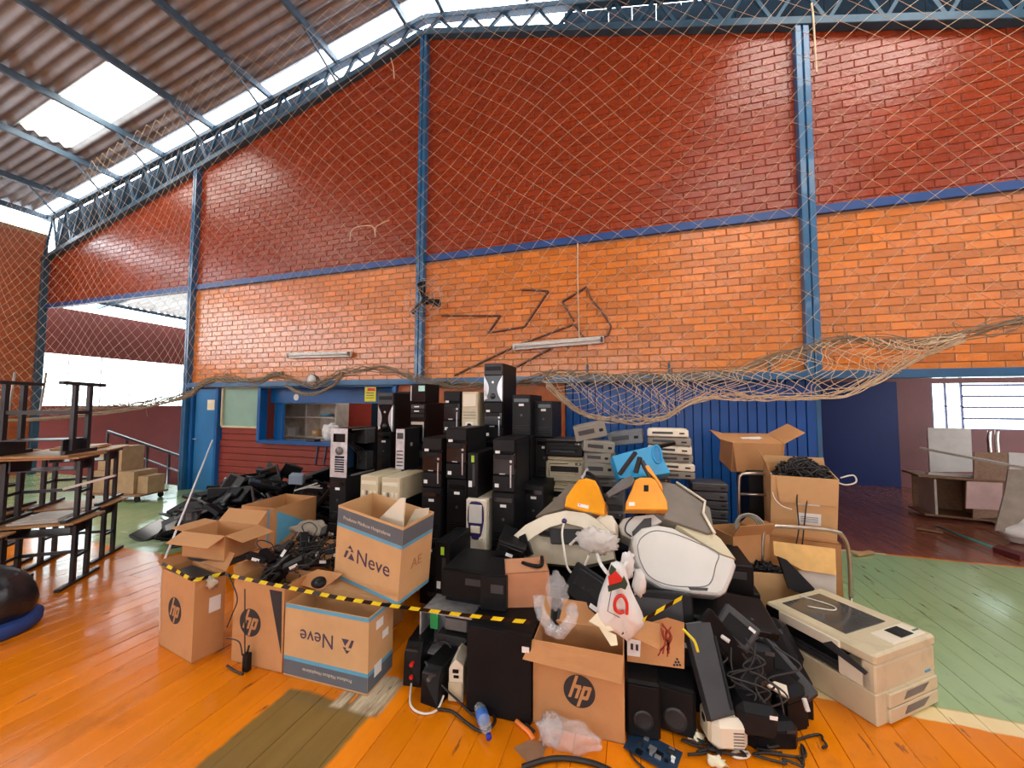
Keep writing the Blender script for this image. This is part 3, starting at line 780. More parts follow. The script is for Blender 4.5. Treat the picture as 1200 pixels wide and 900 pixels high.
        m_ = MB(); m_.cyl((0, y0-.016, h*.5), (0, y0, h*.5), .012, 12); t.part('power_button', m_, M_silver)
        m_ = MB(); m_.lathe([(.026, 0), (.03, .006)], 14, 0, Matrix.Translation((0, y0-.008, h*.14)) @ Matrix.Rotation(PI/2, 4, 'X')); t.part('port_cover', m_, M_dgrey)
        m_ = MB(); m_.box((-w*.36, y0-.014, h*.1), (.026, .003, .026)); t.part('sticker', m_, M_label)
    elif style == 'beige':
        m_ = MB(); m_.box((0, y0+.010, h/2), (w, .03, h), .012); t.part('front_bezel', m_, fr)
        m_ = MB(); m_.box((0, y0-.008, h*.8), (w*.82, .012, h*.30), .005); t.part('drive_cover', m_, M_cream)
        m_ = MB(); m_.box((0, y0-.008, h*.2), (w*.5, .01, .075), .003); q = t.part('square_badge', m_, M_label)
        m_ = MB(); m_.cyl((0, y0-.016, h*.2), (0, y0-.010, h*.2), .026, 16); t.part('badge_disc', m_, M_screen, q)
        for k in range(3):
            m_ = MB(); m_.box((0, y0-.006, h*.38+.03*k), (w*.8, .004, .006)); t.part('seam', m_, M_grey)
    elif style == 'white':
        m_ = MB(); m_.box((0, y0+.0, h/2), (w, .05, h), .02); t.part('front_bezel', m_, fr)
        m_ = MB(); out = []
        for k in range(20):
            a = 2*PI*k/20; r_ = .5; cx = math.copysign(abs(math.cos(a))**.5, math.cos(a))*w*.40; cz = math.copysign(abs(math.sin(a))**.6, math.sin(a))*h*.36
            if cz < 0: cx *= 1-.35*(-cz/(h*.36))
            out.append((cx, y0-.032, h*.60+cz))
        m_.prism(out[::-1], (0, .02, 0), .004); t.part('purple_oval', m_, M_purple)
        m_ = MB(); m_.box((0, y0-.036, h*.73), (w*.62, .014, h*.34), .008); t.part('drive_door', m_, M_white)
        m_ = MB(); m_.box((0, y0-.036, h*.44), (w*.45, .014, h*.13), .006); t.part('floppy_door', m_, M_cream)
        for s_ in (-1, 1):
            m_ = MB(); m_.cyl((s_*w*.27, y0-.045, h*.28), (s_*w*.27, y0-.02, h*.28), .014, 14); t.part('round_button', m_, M_cream)
    elif style == 'slim':
        m_ = MB(); m_.box((0, y0+.012, h/2), (w, .03, h), .004); t.part('front_bezel', m_, fr)
        m_ = MB(); m_.box((w*.1, y0-.003, h*.5), (w*.25, .006, h*.5), .002); t.part('vent_strip', m_, M_dgrey)
        m_ = MB(); m_.box((0, y0-.004, h*.86), (.026, .003, .055)); t.part('green_tag', m_, mat('lime_tag', S(170, 220, 60), .5))
        m_ = MB(); m_.box((-w*.22, y0-.004, h*.3), (.03, .003, .05)); t.part('sticker', m_, M_label)
    elif style == 'desk':
        m_ = MB(); m_.box((0, y0+.010, h/2), (w, .03, h), .008); t.part('front_bezel', m_, fr)
        for k in range(4):
            m_ = MB(); m_.box((-w*.33+k*w*.22, y0-.007, h*.25), (w*.12, .006, .04), .002); t.part('button_block', m_, M_grey if k == 1 else M_cream)
        m_ = MB(); m_.box((0, y0-.006, h*.7), (w*.84, .006, .03), .002); t.part('drive_slot', m_, M_cream)
    elif style == 'blank':
        m_ = MB(); m_.box((0, y0+.010, h/2), (w, .03, h), .005); t.part('front_bezel', m_, M_black2)
        m_ = MB(); m_.box((w*.42, y0-.006, h*.84), (.04, .003, .03)); t.part('sticker', m_, M_label)
    elif style == 'flat':
        m_ = MB(); m_.box((0, y0+.010, h/2), (w, .03, h), .005); t.part('front_bezel', m_, fr)
        m_ = MB(); m_.box((w*.15, y0-.006, h*.65), (w*.5, .006, h*.25), .002); t.part('drive_slot', m_, M_dgrey)
    elif style == 'cube':
        m_ = MB(); m_.box((0, y0+.010, h/2), (w, .03, h), .005); t.part('front_bezel', m_, M_gloss)
        m_ = MB(); m_.box((-w*.42, y0-.005, h*.5), (.012, .004, h*.8)); t.part('silver_strip', m_, M_silver)
        m_ = MB(); m_.box((w*.25, y0-.005, h*.75), (w*.4, .004, h*.3)); t.part('pale_sticker', m_, mat('aqua_sticker', S(170, 225, 215), .5))
    for sx in (-1, 1):
        for sy in (-1, 1):
            pass
    return t.done()
TPL = {}
def tower(style, X, Y, z, label, w=.19, d=.45, h=.42, rz=0, rot=None, group=None):
    k = (style, w, d, round(h, 3))
    if k not in TPL: TPL[k] = tower_tpl(*k)
    return tpl_inst(TPL[k], label, 'computer', (X, Y, z), rot or rz, group)
HID = 'black computer tower mostly hidden low in the tower stacks'
GT = 'computer towers in the stack'
def column(pxl, Yf, items, w=.19):
    """items from the floor up: (style, height, label, [width, depth])"""
    X = P(pxl, 520, Yf).x; z = 0
    for it in items:
        st, h, lab = it[:3]; ww = it[3] if len(it) > 3 else w; dd = it[4] if len(it) > 4 else .45
        tower(st, X+w/2 if ww == w else X+ww/2, Yf+dd/2+R.uniform(0, .02), z, lab or HID, ww, dd, h, R.uniform(-.02, .02), group=GT)
        z += h+.001
B4 = ('flat', .14, None)
column(387, 3.0, [('flat', .17, None), ('hp', .42, 'black computer tower under the flat desktop at the left end of the tower wall'), ('plain', .42, 'black computer tower directly under the opened chassis'), ('open', .46, 'opened computer chassis with pale rear plate and bare inside')])
column(422, 2.93, [('plain', .42, None), ('plain', .44, None), ('desk', .2, 'left of two small beige desktop computers above the tilted white-blue carton')], .185)
column(448, 2.93, [('plain', .42, None), ('plain', .44, None), ('desk', .2, 'right of two small beige desktop computers above the tilted white-blue carton')], .185)
column(463, 3.3, [B4, ('plain', .42, None, .19, .28), ('plain', .50, None, .19, .28), ('backplate', .40, 'narrow computer turned round to show its pale steel rear plate', .1, .28)], .1)
column(494, 3.0, [B4, ('plain', .42, None), ('plain', .42, 'black computer tower behind the right edge of the tilted carton'), ('hp', .43, 'black tower with silver strip left of the taller middle tower')])
column(523, 3.0, [('flat', .16, None), ('plain', .44, None), ('plain', .47, 'black computer tower left of the cream tower with purple oval'), ('hp', .43, 'middle black tower with silver strip standing above the slim lime-tagged one')])
column(548, 2.98, [B4, ('hp', .36, 'black computer tower under the cream tower with purple oval', .18), ('white', .43, 'cream computer tower with a purple oval front', .18), ('slim', .37, 'slim black computer with a lime green tag', .095)], .18)
column(577, 3.0, [B4, ('hp', .42, 'black computer tower under the one with the small white label'), ('plain', .43, 'black computer tower with a small white label beside the cream machine'), ('hp', .43, 'black tower with silver strip at the right end of the front tower row')])
column(613, 3.3, [B4, ('plain', .42, None), ('plain', .44, 'dark computer tower beside the left edge of the beige printers')])
column(441, 3.62, [B4, ('plain', .42, None), ('plain', .42, None), ('plain', .42, None), ('silver', .43, 'tower with curved silver cheeks beside the yellow sign')])
column(464, 4.12, [B4, ('plain', .42, None), ('plain', .42, None), ('plain', .42, None), ('hp', .46, 'black tower standing between the silver-cheeked tower and the small black cube')])
column(479, 3.62, [B4, ('plain', .42, None), ('plain', .42, None), ('flat', .3, None), ('detail', .44, 'black tower with several drive trays under the small black cube'), ('cube', .2, 'small cube-shaped black computer on top of the left tower stack', .19, .3)])
column(519, 3.62, [B4, ('plain', .42, None), ('plain', .42, None), ('plain', .42, None), ('hp', .44, 'black tower standing left of the beige tower with square badge')])
column(541, 3.6, [B4, ('plain', .42, None), ('plain', .42, None), ('plain', .42, None), ('beige', .43, 'beige computer tower with a square white badge')], .175)
column(567, 3.6, [B4, ('plain', .42, None), ('plain', .42, None), ('plain', .38, None), ('hp', .37, 'black tower directly under the topmost silver-cheeked tower'), ('silver', .385, 'topmost tower of the pile, black with curved silver cheeks')], .195)
column(600, 3.6, [B4, ('plain', .42, None), ('plain', .42, None), ('plain', .42, None), ('plain', .40, 'black tower to the right of and below the topmost tower')])
column(626, 3.75, [B4, ('plain', .42, None), ('plain', .42, None), ('plain', .40, None), ('plain', .36, 'black tower next to the orange wall piece and the printers')])
column(512, 2.55, [('flat', .14, None, .19, .36), ('flat', .14, None, .19, .36), ('slim', .43, 'narrow black computer with pale stripes right of the tilted carton', .12, .36)], .12)

# ---------------------------------------------------------------- cartons
def carton(label, loc, rot, w, d, h, m=None, flaps=(), closed=False, name='cardboard_box', th=.006):
    """origin at base centre; front is -y. flaps: (side, angle from upright outwards, length)"""
    m = m or M_card; t = thing(name, label, 'box', loc, rot)
    b = MB(); b.box((0, 0, th/2), (w, d, th))
    b.box((0, -d/2+th/2, h/2), (w, th, h)); b.box((0, d/2-th/2, h/2), (w, th, h))
    b.box((-w/2+th/2, 0, h/2), (th, d-2*th, h)); b.box((w/2-th/2, 0, h/2), (th, d-2*th, h))
    if closed: b.box((0, 0, h-th/2), (w, d, th))
    b.build('body', m, t)
    for (sd, ang, L) in flaps:
        f = MB()
        ln = w if sd in 'fb' else d
        f.prism([(-ln/2, 0, 0), (ln/2, 0, 0), (ln/2-.006, 0, L), (-ln/2+.006, 0, L)], (0, .004, 0))
        o = f.build('flap', m, t)
        pos = {'f': (0, -d/2, h), 'b': (0, d/2, h), 'l': (-w/2, 0, h), 'r': (w/2, 0, h)}[sd]
        rz = {'f': 0, 'b': PI, 'l': -PI/2, 'r': PI/2}[sd]
        o.location = pos; o.rotation_euler = Euler((ang, 0, rz), 'XYZ')
    return t
def hp_logo(t, x, y, z, r, m=None):
    """round dark logo on the front (-y) with the two letters left in cardboard colour"""
    b = MB(); b.cyl((x, y, z), (x, y-.001, z), r, 32); o = b.build('round_logo', M_ink, t); o['label'] = 'dark round logo with slanted letters'
    b = MB()     # slanted h and p built from bars
    def bar(pts): b.prism([(x+px_*r, y-.002, z+pz*r) for px_, pz in pts], (0, .0012, 0))
    s_ = .34; wv = .19
    def sl(x0, z0, z1, wv=wv): bar([(x0+s_*z0, z0), (x0+wv+s_*z0, z0), (x0+wv+s_*z1, z1), (x0+s_*z1, z1)])
    sl(-.55, -.45, .93); sl(-.14, -.45, .2); bar([(-.36+s_*.2, .16), (.05+s_*.28, .16), (.0+s_*.36, .38), (-.36+s_*.38, .38)])
    sl(.14, -.93, .38); sl(.50, -.4, .3); bar([(.3+s_*.16, .16), (.69+s_*.16, .16), (.64+s_*.38, .38), (.3+s_*.38, .38)]); bar([(.3-s_*.45, -.45), (.64-s_*.45, -.45), (.69-s_*.23, -.23), (.3-s_*.23, -.23)])
    b.build('lettering', m or M_card, o)
# A: tall box with logo
A = carton('tall brown box with round logo at the left front end of the row', (-2.994, 1.992, 0), -.165, .453, .185, .52, flaps=(('b', .5, .12), ('l', 1.2, .1)))
hp_logo(A, -.02, -.0935, .28, .088)
b = MB(); b.box((.2275, .03, .33), (.001, .07, .1)); b.build('paper_label', M_label, A)
b = MB(); b.box((0.02, 0, .47), (.4, .15, .06), .01); o = b.build('packing_foam', M_dgrey, A)
# B: second, torn
B = carton('torn brown box with round logo between the tall box and the blue-lettered carton', (-2.36, 2.09, 0), .03, .42, .24, .53, flaps=(('l', .3, .08),))
hp_logo(B, -.06, -.121, .27, .088)
b = MB(); b.prism([(.09, -.1225, .5), (.19, -.1225, .5), (.2, -.1225, .12)], (0, .003, 0)); b.build('tear', M_ink, B)['label'] = 'dark torn slit in the front'
# C: Neve upside down
def neve(t, w, d, h, flip, small=True):
    R2 = (PI/2, 0, 0) if not flip else (PI/2, PI, 0)
    y = -d/2-.0012; sg = -1 if flip else 1
    Z = lambda f: h*f if not flip else h*(1-f)
    b = MB(); b.box((0, -d/2, Z(.87)), (w-.002, .002, h*.2)); b.box((w/2, 0, Z(.87)), (.002, d-.002, h*.2)); b.build('grey_band', M_slate, t)
    b = MB()
    for f in (.745, .03): b.box((0, -d/2, Z(f)), (w-.002, .0022, .022)); b.box((w/2, 0, Z(f)), (.0022, d-.002, .022))
    b.build('blue_stripe', M_sky, t)
    lettering('Neve', h*.27, M_inkp, t, (sg*w*.10, y, Z(.40)), R2, label='dark brand word on the box front')
    lettering('Produtos Médicos Hospitalares', h*.065, M_inkw, t, (-sg*.02, y, Z(.86)), R2)
    o = thing('x', None, None); bpy.data.objects.remove(o)
    b = MB(); k = h*.1; cx = -w*.245
    for poly in ([(-.2, 1.0), (-.9, .3), (-.6, .55), (.2, .5)], [(.1, .6), (-.1, .2), (.5, .2)], [(-1.3, -.9), (-.9, .15), (-.4, .15), (-.9, -.9)], [(-.5, -.9), (.1, .0), (.7, -.9)]):
        b.prism([(sg*(cx+a*k), y, Z(.42)+sg*c_*k) for a, c_ in poly], (0, .001, 0))
    b.build('triangle_logo', M_inkp, t)
C = carton('pale brown carton with upside-down dark lettering standing on the floor', (-1.818, 2.10, 0), .02, .62, .25, .44, M_card2, flaps=(('b', .15, .1),))
neve(C, .62, .25, .44, True)
b = MB(); b.box((.3115, -.02, .36), (.002, .07, .05)); b.box((.3115, .04, .27), (.002, .06, .045)); b.box((.3115, -.03, .1), (.002, .07, .07)); b.build('paper_label', M_label, C)
Dn = carton('tilted pale carton with dark lettering and blue stripes, propped on the row', (-1.634-.035, 2.35-.03, .752-.25), (.078, .134, -.133), .563, .306, .501, M_card2)
neve(Dn, .563, .306, .501, False)
lettering('AE', .09, mat('faded_print', S(168, 120, 80), .8), Dn, (.2835, 0, .22), (PI/2, 0, PI/2))
b = MB(); b.prism([(-.14, -.06, .3), (.2, -.06, .3), (.2, -.06, .64), (.16, -.06, .63)], (0, .01, 0)); b.prism([(.1, .02, .3), (.27, .1, .3), (.27, .1, .54), (.2, .05, .53)], (0, .01, 0))
o = b.build('polystyrene_sheet', M_cream); o.matrix_world = Matrix.Translation((-1.669, 2.32, .502)) @ Euler((.078, .134, -.133)).to_matrix().to_4x4()
tag(o, 'white foam sheets sticking out of the tilted carton', 'foam')
E_ = carton('open-flapped brown box on top of the tall logo box', (-3.03, 2.2, .567), .06, .40, .27, .18, flaps=(('f', 1.95, .13), ('b', .8, .12), ('l', 1.5, .14), ('r', 1.8, .16)))
b = MB(); b.box((-3.03, 2.2, .54), (.42, .2, .04), .006); tag(b.build('packing_board', M_dgrey), 'grey packing board under the open-flapped box', 'board')
Fb = carton('brown box with a blue triangle behind the open-flapped box', (-3.234, 2.9, .42), .04, .381, .485, .36, flaps=())
b = MB(); b.prism([(.1915, -.22, .33), (.1915, -.22, .02), (.1915, .1, .16)], (-.001, 0, 0)); b.build('blue_triangle', M_sky, Fb)
b = MB(); b.box((.12, -.2435, .2), (.02, .001, .3)); b.build('blue_stripe', M_sky, Fb)
carton('brown box hidden beneath the box with a blue triangle', (-3.234, 2.9, 0), .04, .42, .5, .418, closed=True)
carton('brown box behind the torn logo box, covered with cables', (-2.45, 2.62, 0), .1, .6, .5, .5, closed=True)
carton('brown box behind the blue-lettered carton, covered with adapters', (-1.95, 2.55, 0), -.05, .36, .42, .46, closed=True)
# P: front box with big logo
Pb = carton('brown box with large round logo and raised flap at the front centre', (-.303, 2.215, 0), .022, .473, .23, .43, flaps=(('f', -.25, .0001),))
hp_logo(Pb, .01, -.1165, .215, .082)
b = MB(); b.prism([(-.245, -.118, .425), (.24, -.118, .425), (.22, -.145, .30), (-.29, -.15, .33)][::-1], (0, .004, 0))
for ch in list(Pb.children):
    if ch.name.startswith('flap'): bpy.data.objects.remove(ch)
b = MB(); b.prism([(-.24, -.117, .43), (.236, -.117, .43), (.225, -.155, .318), (-.285, -.155, .345)], (0, .004, .003)); b.build('flap', M_card, Pb)
b = MB(); b.prism([(-.24, .113, .43), (.236, .113, .43), (.24, .17, .53), (-.24, .17, .53)], (0, .004, 0)); b.build('flap', M_card, Pb)
# O: small carton above
Ob = carton('small reddish-brown box tipped beside the black telephone parts', P(618, 702, 2.45)-Vector((0, 0, 0.0)), (.05, -.05, .35), .27, .2, .22, mat('reddish_cardboard', S(196, 138, 100), .8, var=.06), closed=True)
b = MB(); b.tube(spline([(-.02, .02, .225), (.06, -.06, .235), (.1, -.04, .235), (.11, .05, .24)]), .012, 8); b.build('black_strap', M_black, Ob)
# Q: flat printed cardboard
qn = Vector((.1, -.95, .25)).normalized(); q0 = P(770, 750, 2.3)
Qb = thing('cardboard_sheet', 'cardboard panel with small triangle of dots right of the front logo box', 'cardboard', (0, 0, 0))
b = MB(); b.prism([PL(x, y, q0, qn) for x, y in ((735, 775), (802, 784), (802, 730), (782, 724), (735, 738))], -qn*.008); b.build('panel', M_card, Qb)
b = MB()
for r_ in range(3):
    for k in range(r_+1):
        c_ = PL(793.5+(k-r_/2)*3.4, 772.5+r_*3.4, q0+qn*.001, qn); b.cyl(c_, c_+qn*.001, .006, 10)
b.build('dot_triangle', M_ink, Qb)
b = MB(); b.prism([PL(x, y, q0+qn*.002, qn) for x, y in ((735, 748), (751, 751), (750, 770), (735, 768))], -qn*.001); b.build('printed_label', M_label, Qb)
b = MB(); b.prism([PL(x, y, q0+qn*.003, qn) for x, y in ((739, 754), (742, 754.5), (742, 762), (739, 761))], -qn*.0005); b.prism([PL(x, y, q0+qn*.003, qn) for x, y in ((745, 755), (748, 755.5), (748, 763), (745, 762))], -qn*.0005); b.build('printed_mark', M_ink, Qb)
fn = Vector((.3, -.8, .55)).normalized(); f0 = P(755, 740, 2.22)
b = MB(); b.prism([PL(x, y, f0, fn) for x, y in ((733, 742), (756, 727), (773, 731), (773, 762))], -fn*.006); tag(b.build('cardboard_flap', M_card), 'folded triangular cardboard flap over the dotted panel', 'cardboard')

# ---------------------------------------------------------------- big multifunction printer
def mfp():
    t = thing('multifunction_printer', 'large beige office printer standing on the right of the pile', 'printer', (1.228+.02, 3.03, 0), .66)
    w, d, h = .56, .60, .40
    b = MB(); b.box((0, .0, .085), (w, d, .17), .008); b.build('base_cabinet', M_beige, t)
    for k in range(2):
        b = MB(); b.box((.03, -d/2-.006, .045+.078*k), (w-.1, .02, .072), .006); tr_ = b.build('paper_tray', M_beige, t)
        b = MB(); b.prism([(-.07, -d/2-.018, .03+.078*k), (.11, -d/2-.018, .03+.078*k), (.17, -d/2-.018, .066+.078*k), (-.04, -d/2-.018, .066+.078*k)], (0, .006, 0)); b.build('handle_recess', M_grey, tr_)
    b = MB(); b.box((.0, -d/2+.035, .24), (w, .07, .15), .01); b.build('front_cover', M_beige, t)
    b = MB(); b.box((w/2-.16, .03, .24), (.30, d-.07, .14), .006); b.build('engine_block', M_beige, t)
    b = MB(); b.box((-w/2+.05, d/2-.05, .24), (.10, .10, .14), .006); b.build('rear_post', M_beige, t)
    b = MB(); b.box((-.1, .04, .195), (.34, d-.2, .03), .004); b.build('output_tray', M_dgrey, t)
    b = MB(); b.box((-.09, .04, .25), (.30, d-.22, .08), .004); b.build('inner_mechanism', M_black, t)
    for k in range(3):
        b = MB(); b.bar((-w/2+.03+.03*k, -.2, .215), (-w/2+.03+.03*k, .2, .22), .012); b.build('roller', M_dgrey, t)
    b = MB(); b.box((-w/2+.05, -d/2+.1, .225), (.1, .16, .11), .006); b.build('side_cover', M_cream, t)
    b = MB(); b.box((0, .0, .345), (w+.01, d+.01, .06), .012); b.build('scanner_bed', M_beige, t)
    b = MB(); b.box((-.015, .06, .376), (w*.68, d*.62, .006), .001); b.build('platen_glass', M_glass, t)
    b = MB(); b.box((-w/2-.004, .06, .33), (.02, .4, .06), .004); b.build('side_trim', M_cream, t)
    b = MB(); b.box((-w/2-.006, d/2-.05, .32), (.02, .09, .08), .003); b.build('exposed_hinge', M_black, t)
    b = MB(); b.prism([(-w/2-.016, -.05, .30), (-w/2-.016, -.26, .25), (-w/2-.016, -.27, .27), (-w/2-.016, -.1, .34)], (.008, 0, 0)); b.build('broken_strip', M_dgrey, t)
    b = MB(); b.box((.08, -d/2+.07, .378), (w*.55, .11, .014), .005); cp = b.build('control_panel', M_cream, t)
    b = MB(); b.box((.09, -d/2+.07, .387), (.12, .08, .004), .001); b.build('display', M_screen, cp)
    for k in range(3):
        b = MB(); b.cyl((.19+.02*k, -d/2+.05, .385), (.19+.02*k, -d/2+.05, .390), .006, 10); b.build('button', M_greenp if k == 0 else M_grey, cp)
    b = MB(); b.box((w*.35, -d/2-.002, .19), (.05, .004, .012)); b.build('badge', M_sky, t)
    b = MB(); b.tube(spline([(.0, .27, .382), (.06, .1, .384), (0.0, .06, .384), (-.1, .15, .384)]), .004, 6); b.build('pale_wire', M_wcable, t)
mfp()

# ---------------------------------------------------------------- white rounded machines and what lies on them
n1 = Vector((.12, -.84, .52)).normalized(); c1 = P(795, 645, 2.72)
Z4 = lambda x, y: (580+x/4, 580+y/4)
def onp(pts, p0, n): return [PL(*Z4(x, y), p0, n) for x, y in pts]
Wm = thing('white_machine', 'big white machine with a rounded oval housing lying on the pile', 'machine', (0, 0, 0))
out = [(640, 235), (645, 195), (690, 152), (760, 138), (830, 150), (950, 212), (1060, 278), (1125, 300), (1137, 330), (1120, 385), (1088, 458), (1060, 475), (900, 462), (780, 438), (705, 392), (658, 310)]
b = MB(); b.prism(onp(out, c1, n1), -n1*.22, .03); b.build('housing', M_white, Wm)
sm = onp([(668, 240), (690, 198), (750, 168), (840, 182), (950, 225), (1045, 270), (1035, 330), (1003, 420), (900, 430), (800, 418), (722, 378), (682, 310)], c1+n1*.001, n1)
b = MB(); b.tube(spline(sm+[sm[0]], 5)[:-1], .003, 6, 0, True); b.build('seam_line', M_grey, Wm)
b = MB(); b.prism(onp([(905, 432), (1000, 436), (996, 450), (915, 446)], c1+n1*.002, n1), -n1*.004); b.build('vent_slot', M_dgrey, Wm)
c2 = c1-n1*.16
b = MB(); b.prism(onp([(580, 140), (600, 110), (650, 98), (770, 86), (800, 120), (700, 170), (650, 215), (595, 185)], c2+n1*.04, n1), -n1*.2, .02); b.build('neck', M_white, Wm)
b = MB(); b.prism(onp([(700, 110), (735, 105), (735, 145), (680, 165), (650, 205), (645, 170)], c2+n1*.06, n1), -n1*.1, .01); b.build('dark_collar', M_dgrey, Wm)
n2 = Vector((.25, -.55, .8)).normalized(); c3 = P(790, 600, 2.98)
b = MB(); b.prism(onp([(720, 60), (760, -70), (860, -50), (1010, 60), (1030, 175), (1000, 180), (850, 130), (790, 110)], c3, n2), -n2*.1, .01); b.build('deck', M_taupe, Wm)
b = MB(); b.tube(onp([(850, -60), (985, 30), (975, 85), (1030, 180)], c3+n2*.01, n2), .01, 6); b.build('deck_rim', M_cream, Wm)
b = MB(); b.prism(onp([(830, 125), (1010, 165), (1060, 205), (1130, 300), (1060, 275), (950, 210)], c3+n2*-.02, n2), -n2*.12, .01); b.build('side_body', M_beige, Wm)
b = MB(); b.tube(spline(onp([(655, 95), (620, 130), (612, 170), (640, 195)], c2+n1*.05, n1)), .005, 6); b.build('cord', M_cable, Wm)

n3 = Vector((-.1, -.86, .5)).normalized(); c4 = P(665, 628, 2.75)
Wl = thing('cream_machine', 'cream machine with its curved cover broken open, left of the white oval one', 'machine', (0, 0, 0))
arc_o = [(85, 190), (140, 140), (230, 95), (330, 72), (430, 84), (475, 112), (560, 190)]
arc_i = [(530, 240), (445, 175), (410, 150), (330, 130), (255, 150), (180, 195), (130, 235)]
b = MB(); b.prism(onp(arc_o+arc_i, c4, n3), -n3*.2, .012); b.build('curved_cover', M_cream, Wl)
b = MB(); b.prism(onp([(85, 190), (118, 215), (140, 290), (105, 270)], c4, n3), -n3*.2, .01); b.build('side_cover', M_cream, Wl)
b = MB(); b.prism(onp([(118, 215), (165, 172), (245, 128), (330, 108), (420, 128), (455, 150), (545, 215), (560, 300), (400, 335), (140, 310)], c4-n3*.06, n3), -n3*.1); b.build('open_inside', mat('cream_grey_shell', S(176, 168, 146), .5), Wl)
b = MB(); b.prism(onp([(250, 155), (400, 160), (430, 230), (260, 225)], c4-n3*.02, n3), -n3*.1, .008); b.build('motor_block', M_dgrey, Wl)
b = MB(); b.prism(onp([(175, 160), (255, 170), (255, 192), (180, 182)], c4-n3*.01, n3), -n3*.05, .004); b.build('rubber_strip', M_black, Wl)
b = MB(); b.prism(onp([(110, 195), (140, 180), (172, 270), (140, 285), (115, 240)], c4+n3*.02, n3), -n3*.05, .006); b.build('pedal', M_black, Wl)
b = MB(); b.prism(onp([(470, 110), (500, 85), (550, 95), (570, 130), (565, 180), (520, 185), (480, 150)], c4-n3*.02, n3), -n3*.14, .02); b.build('end_cap', M_cream, Wl)
n4 = Vector((-.2, -.6, .77)).normalized(); c5 = P(655, 585, 2.95)
b = MB(); b.prism(onp([(190, 100), (310, -10), (340, -50), (420, -50), (520, 40), (450, 90), (330, 60), (240, 85)], c5, n4), -n4*.08, .008); b.build('deck', M_taupe, Wl)
b = MB(); b.tube(spline(onp([(325, 125), (315, 180), (325, 260), (340, 340), (375, 372), (410, 350), (430, 310), (440, 285)], c4+n3*.05, n3)), .008, 6); b.build('cord', M_wcable, Wl)
b = MB(); b.lathe([(.001, -.02), (.015, -.012), (.02, 0), (.015, .012), (.001, .02)], 12, 0, Matrix.Translation(PL(*Z4(325, 122), c4+n3*.05, n3))); b.build('blue_knob', M_purple, Wl)
b = MB(); b.bar(*onp([(350, 235), (440, 150)], c4+n3*.06, n3), .012); b.build('white_stick', M_wcable, Wl)
# black things packed below both machines
HID2 = 'black computer lying under the white machines, mostly hidden'
for (X, Y, z, rz) in ((-.2, 2.75, 0, 0), (.28, 2.78, 0, .05), (.7, 2.8, 0, -.05), (-.55, 2.85, 0, .03), (-.2, 2.77, .2, 0), (.28, 2.8, .2, .04), (-.55, 2.87, .2, 0), (-.45, 3.35, 0, 0), (.1, 3.35, 0, 0), (.6, 3.35, 0, 0), (-.45, 3.35, .2, 0), (.1, 3.35, .2, 0), (.6, 3.35, .2, 0), (-.4, 3.35, .4, 0), (.1, 3.35, .4, 0), (.55, 3.3, .4, 0)):
    tower('flat', X, Y, z, HID2, .44, .42, .198, rz, group='computers lying under the white machines')

# orange housings
Z3 = lambda x, y: (560+x/5, 460+y/5)
def on3(pts, p0, n): return [PL(*Z3(x, y), p0, n) for x, y in pts]
n5 = Vector((-.1, -.88, .45)).normalized(); c6 = P(685, 585, 2.85)
og = thing('orange_scanner', 'orange handled device with white sticker above the cream machine', 'device', (0, 0, 0))
b = MB(); b.prism(on3([(505, 668), (515, 612), (560, 545), (590, 508), (640, 500), (685, 512), (705, 545), (745, 650), (742, 718), (640, 702)], c6, n5), -n5*.13, .014); b.build('housing', M_orangep, og)
b = MB(); b.prism(on3([(585, 648), (650, 662), (648, 682), (583, 666)], c6+n5*.001, n5), -n5*.001); s_ = b.build('sticker', M_label, og)
b = MB(); c_ = PL(*Z3(597, 658), c6+n5*.002, n5); b.cyl(c_, c_+n5*.001, .005, 8); b.build('red_dot', M_red, s_)
b = MB(); b.tube(spline(on3([(740, 640), (700, 520), (660, 480), (635, 470)], c6-n5*.05, n5)), .014, 8); b.build('handle', M_black, og)
b = MB(); b.prism(on3([(600, 500), (640, 440), (650, 450), (615, 505)], c6-n5*.05, n5), -n5*.02); b.build('metal_strip', M_steel, og)
c7 = P(758, 580, 2.85); n6 = Vector((.08, -.9, .42)).normalized()
og2 = thing('orange_scanner', 'orange handled device with dark square above the white oval machine', 'device', (0, 0, 0))
b = MB(); b.prism(on3([(868, 688), (868, 642), (900, 568), (918, 512), (950, 496), (1012, 496), (1045, 512), (1072, 560), (1110, 632), (1116, 690)], c7, n6), -n6*.13, .014); b.build('housing', M_orangep, og2)
b = MB(); b.prism(on3([(972, 542), (1000, 542), (1000, 580), (972, 580)], c7+n6*.001, n6), -n6*.002); b.build('dark_square', M_black, og2)
b = MB(); b.prism(on3([(885, 642), (920, 642), (920, 664), (885, 664)], c7+n6*.001, n6), -n6*.001); b.build('sticker', M_label, og2)
b = MB(); b.prism(on3([(965, 430), (1000, 425), (1080, 540), (1085, 580), (1040, 505)], c7-n6*.03, n6), -n6*.06, .006); b.build('rear_fin', M_orangep, og2)
for (a, c_) in (((830, 480), (925, 350)), ((925, 470), (950, 380)), ((960, 400), (1010, 500))):
    b = MB(); b.bar(PL(*Z3(*a), c7-n6*.04, n6), PL(*Z3(*c_), c7-n6*.04, n6), .03, .02); b.build('arm', M_dgrey, og2)
b = MB(); b.prism(on3([(750, 590), (840, 510), (900, 485), (920, 510), (900, 545), (770, 612)], c7+n6*.02, n6), -n6*.04, .006)
ar = b.build('bracket', M_grey); tag(ar, 'grey plastic bracket between the two orange devices', 'bracket')
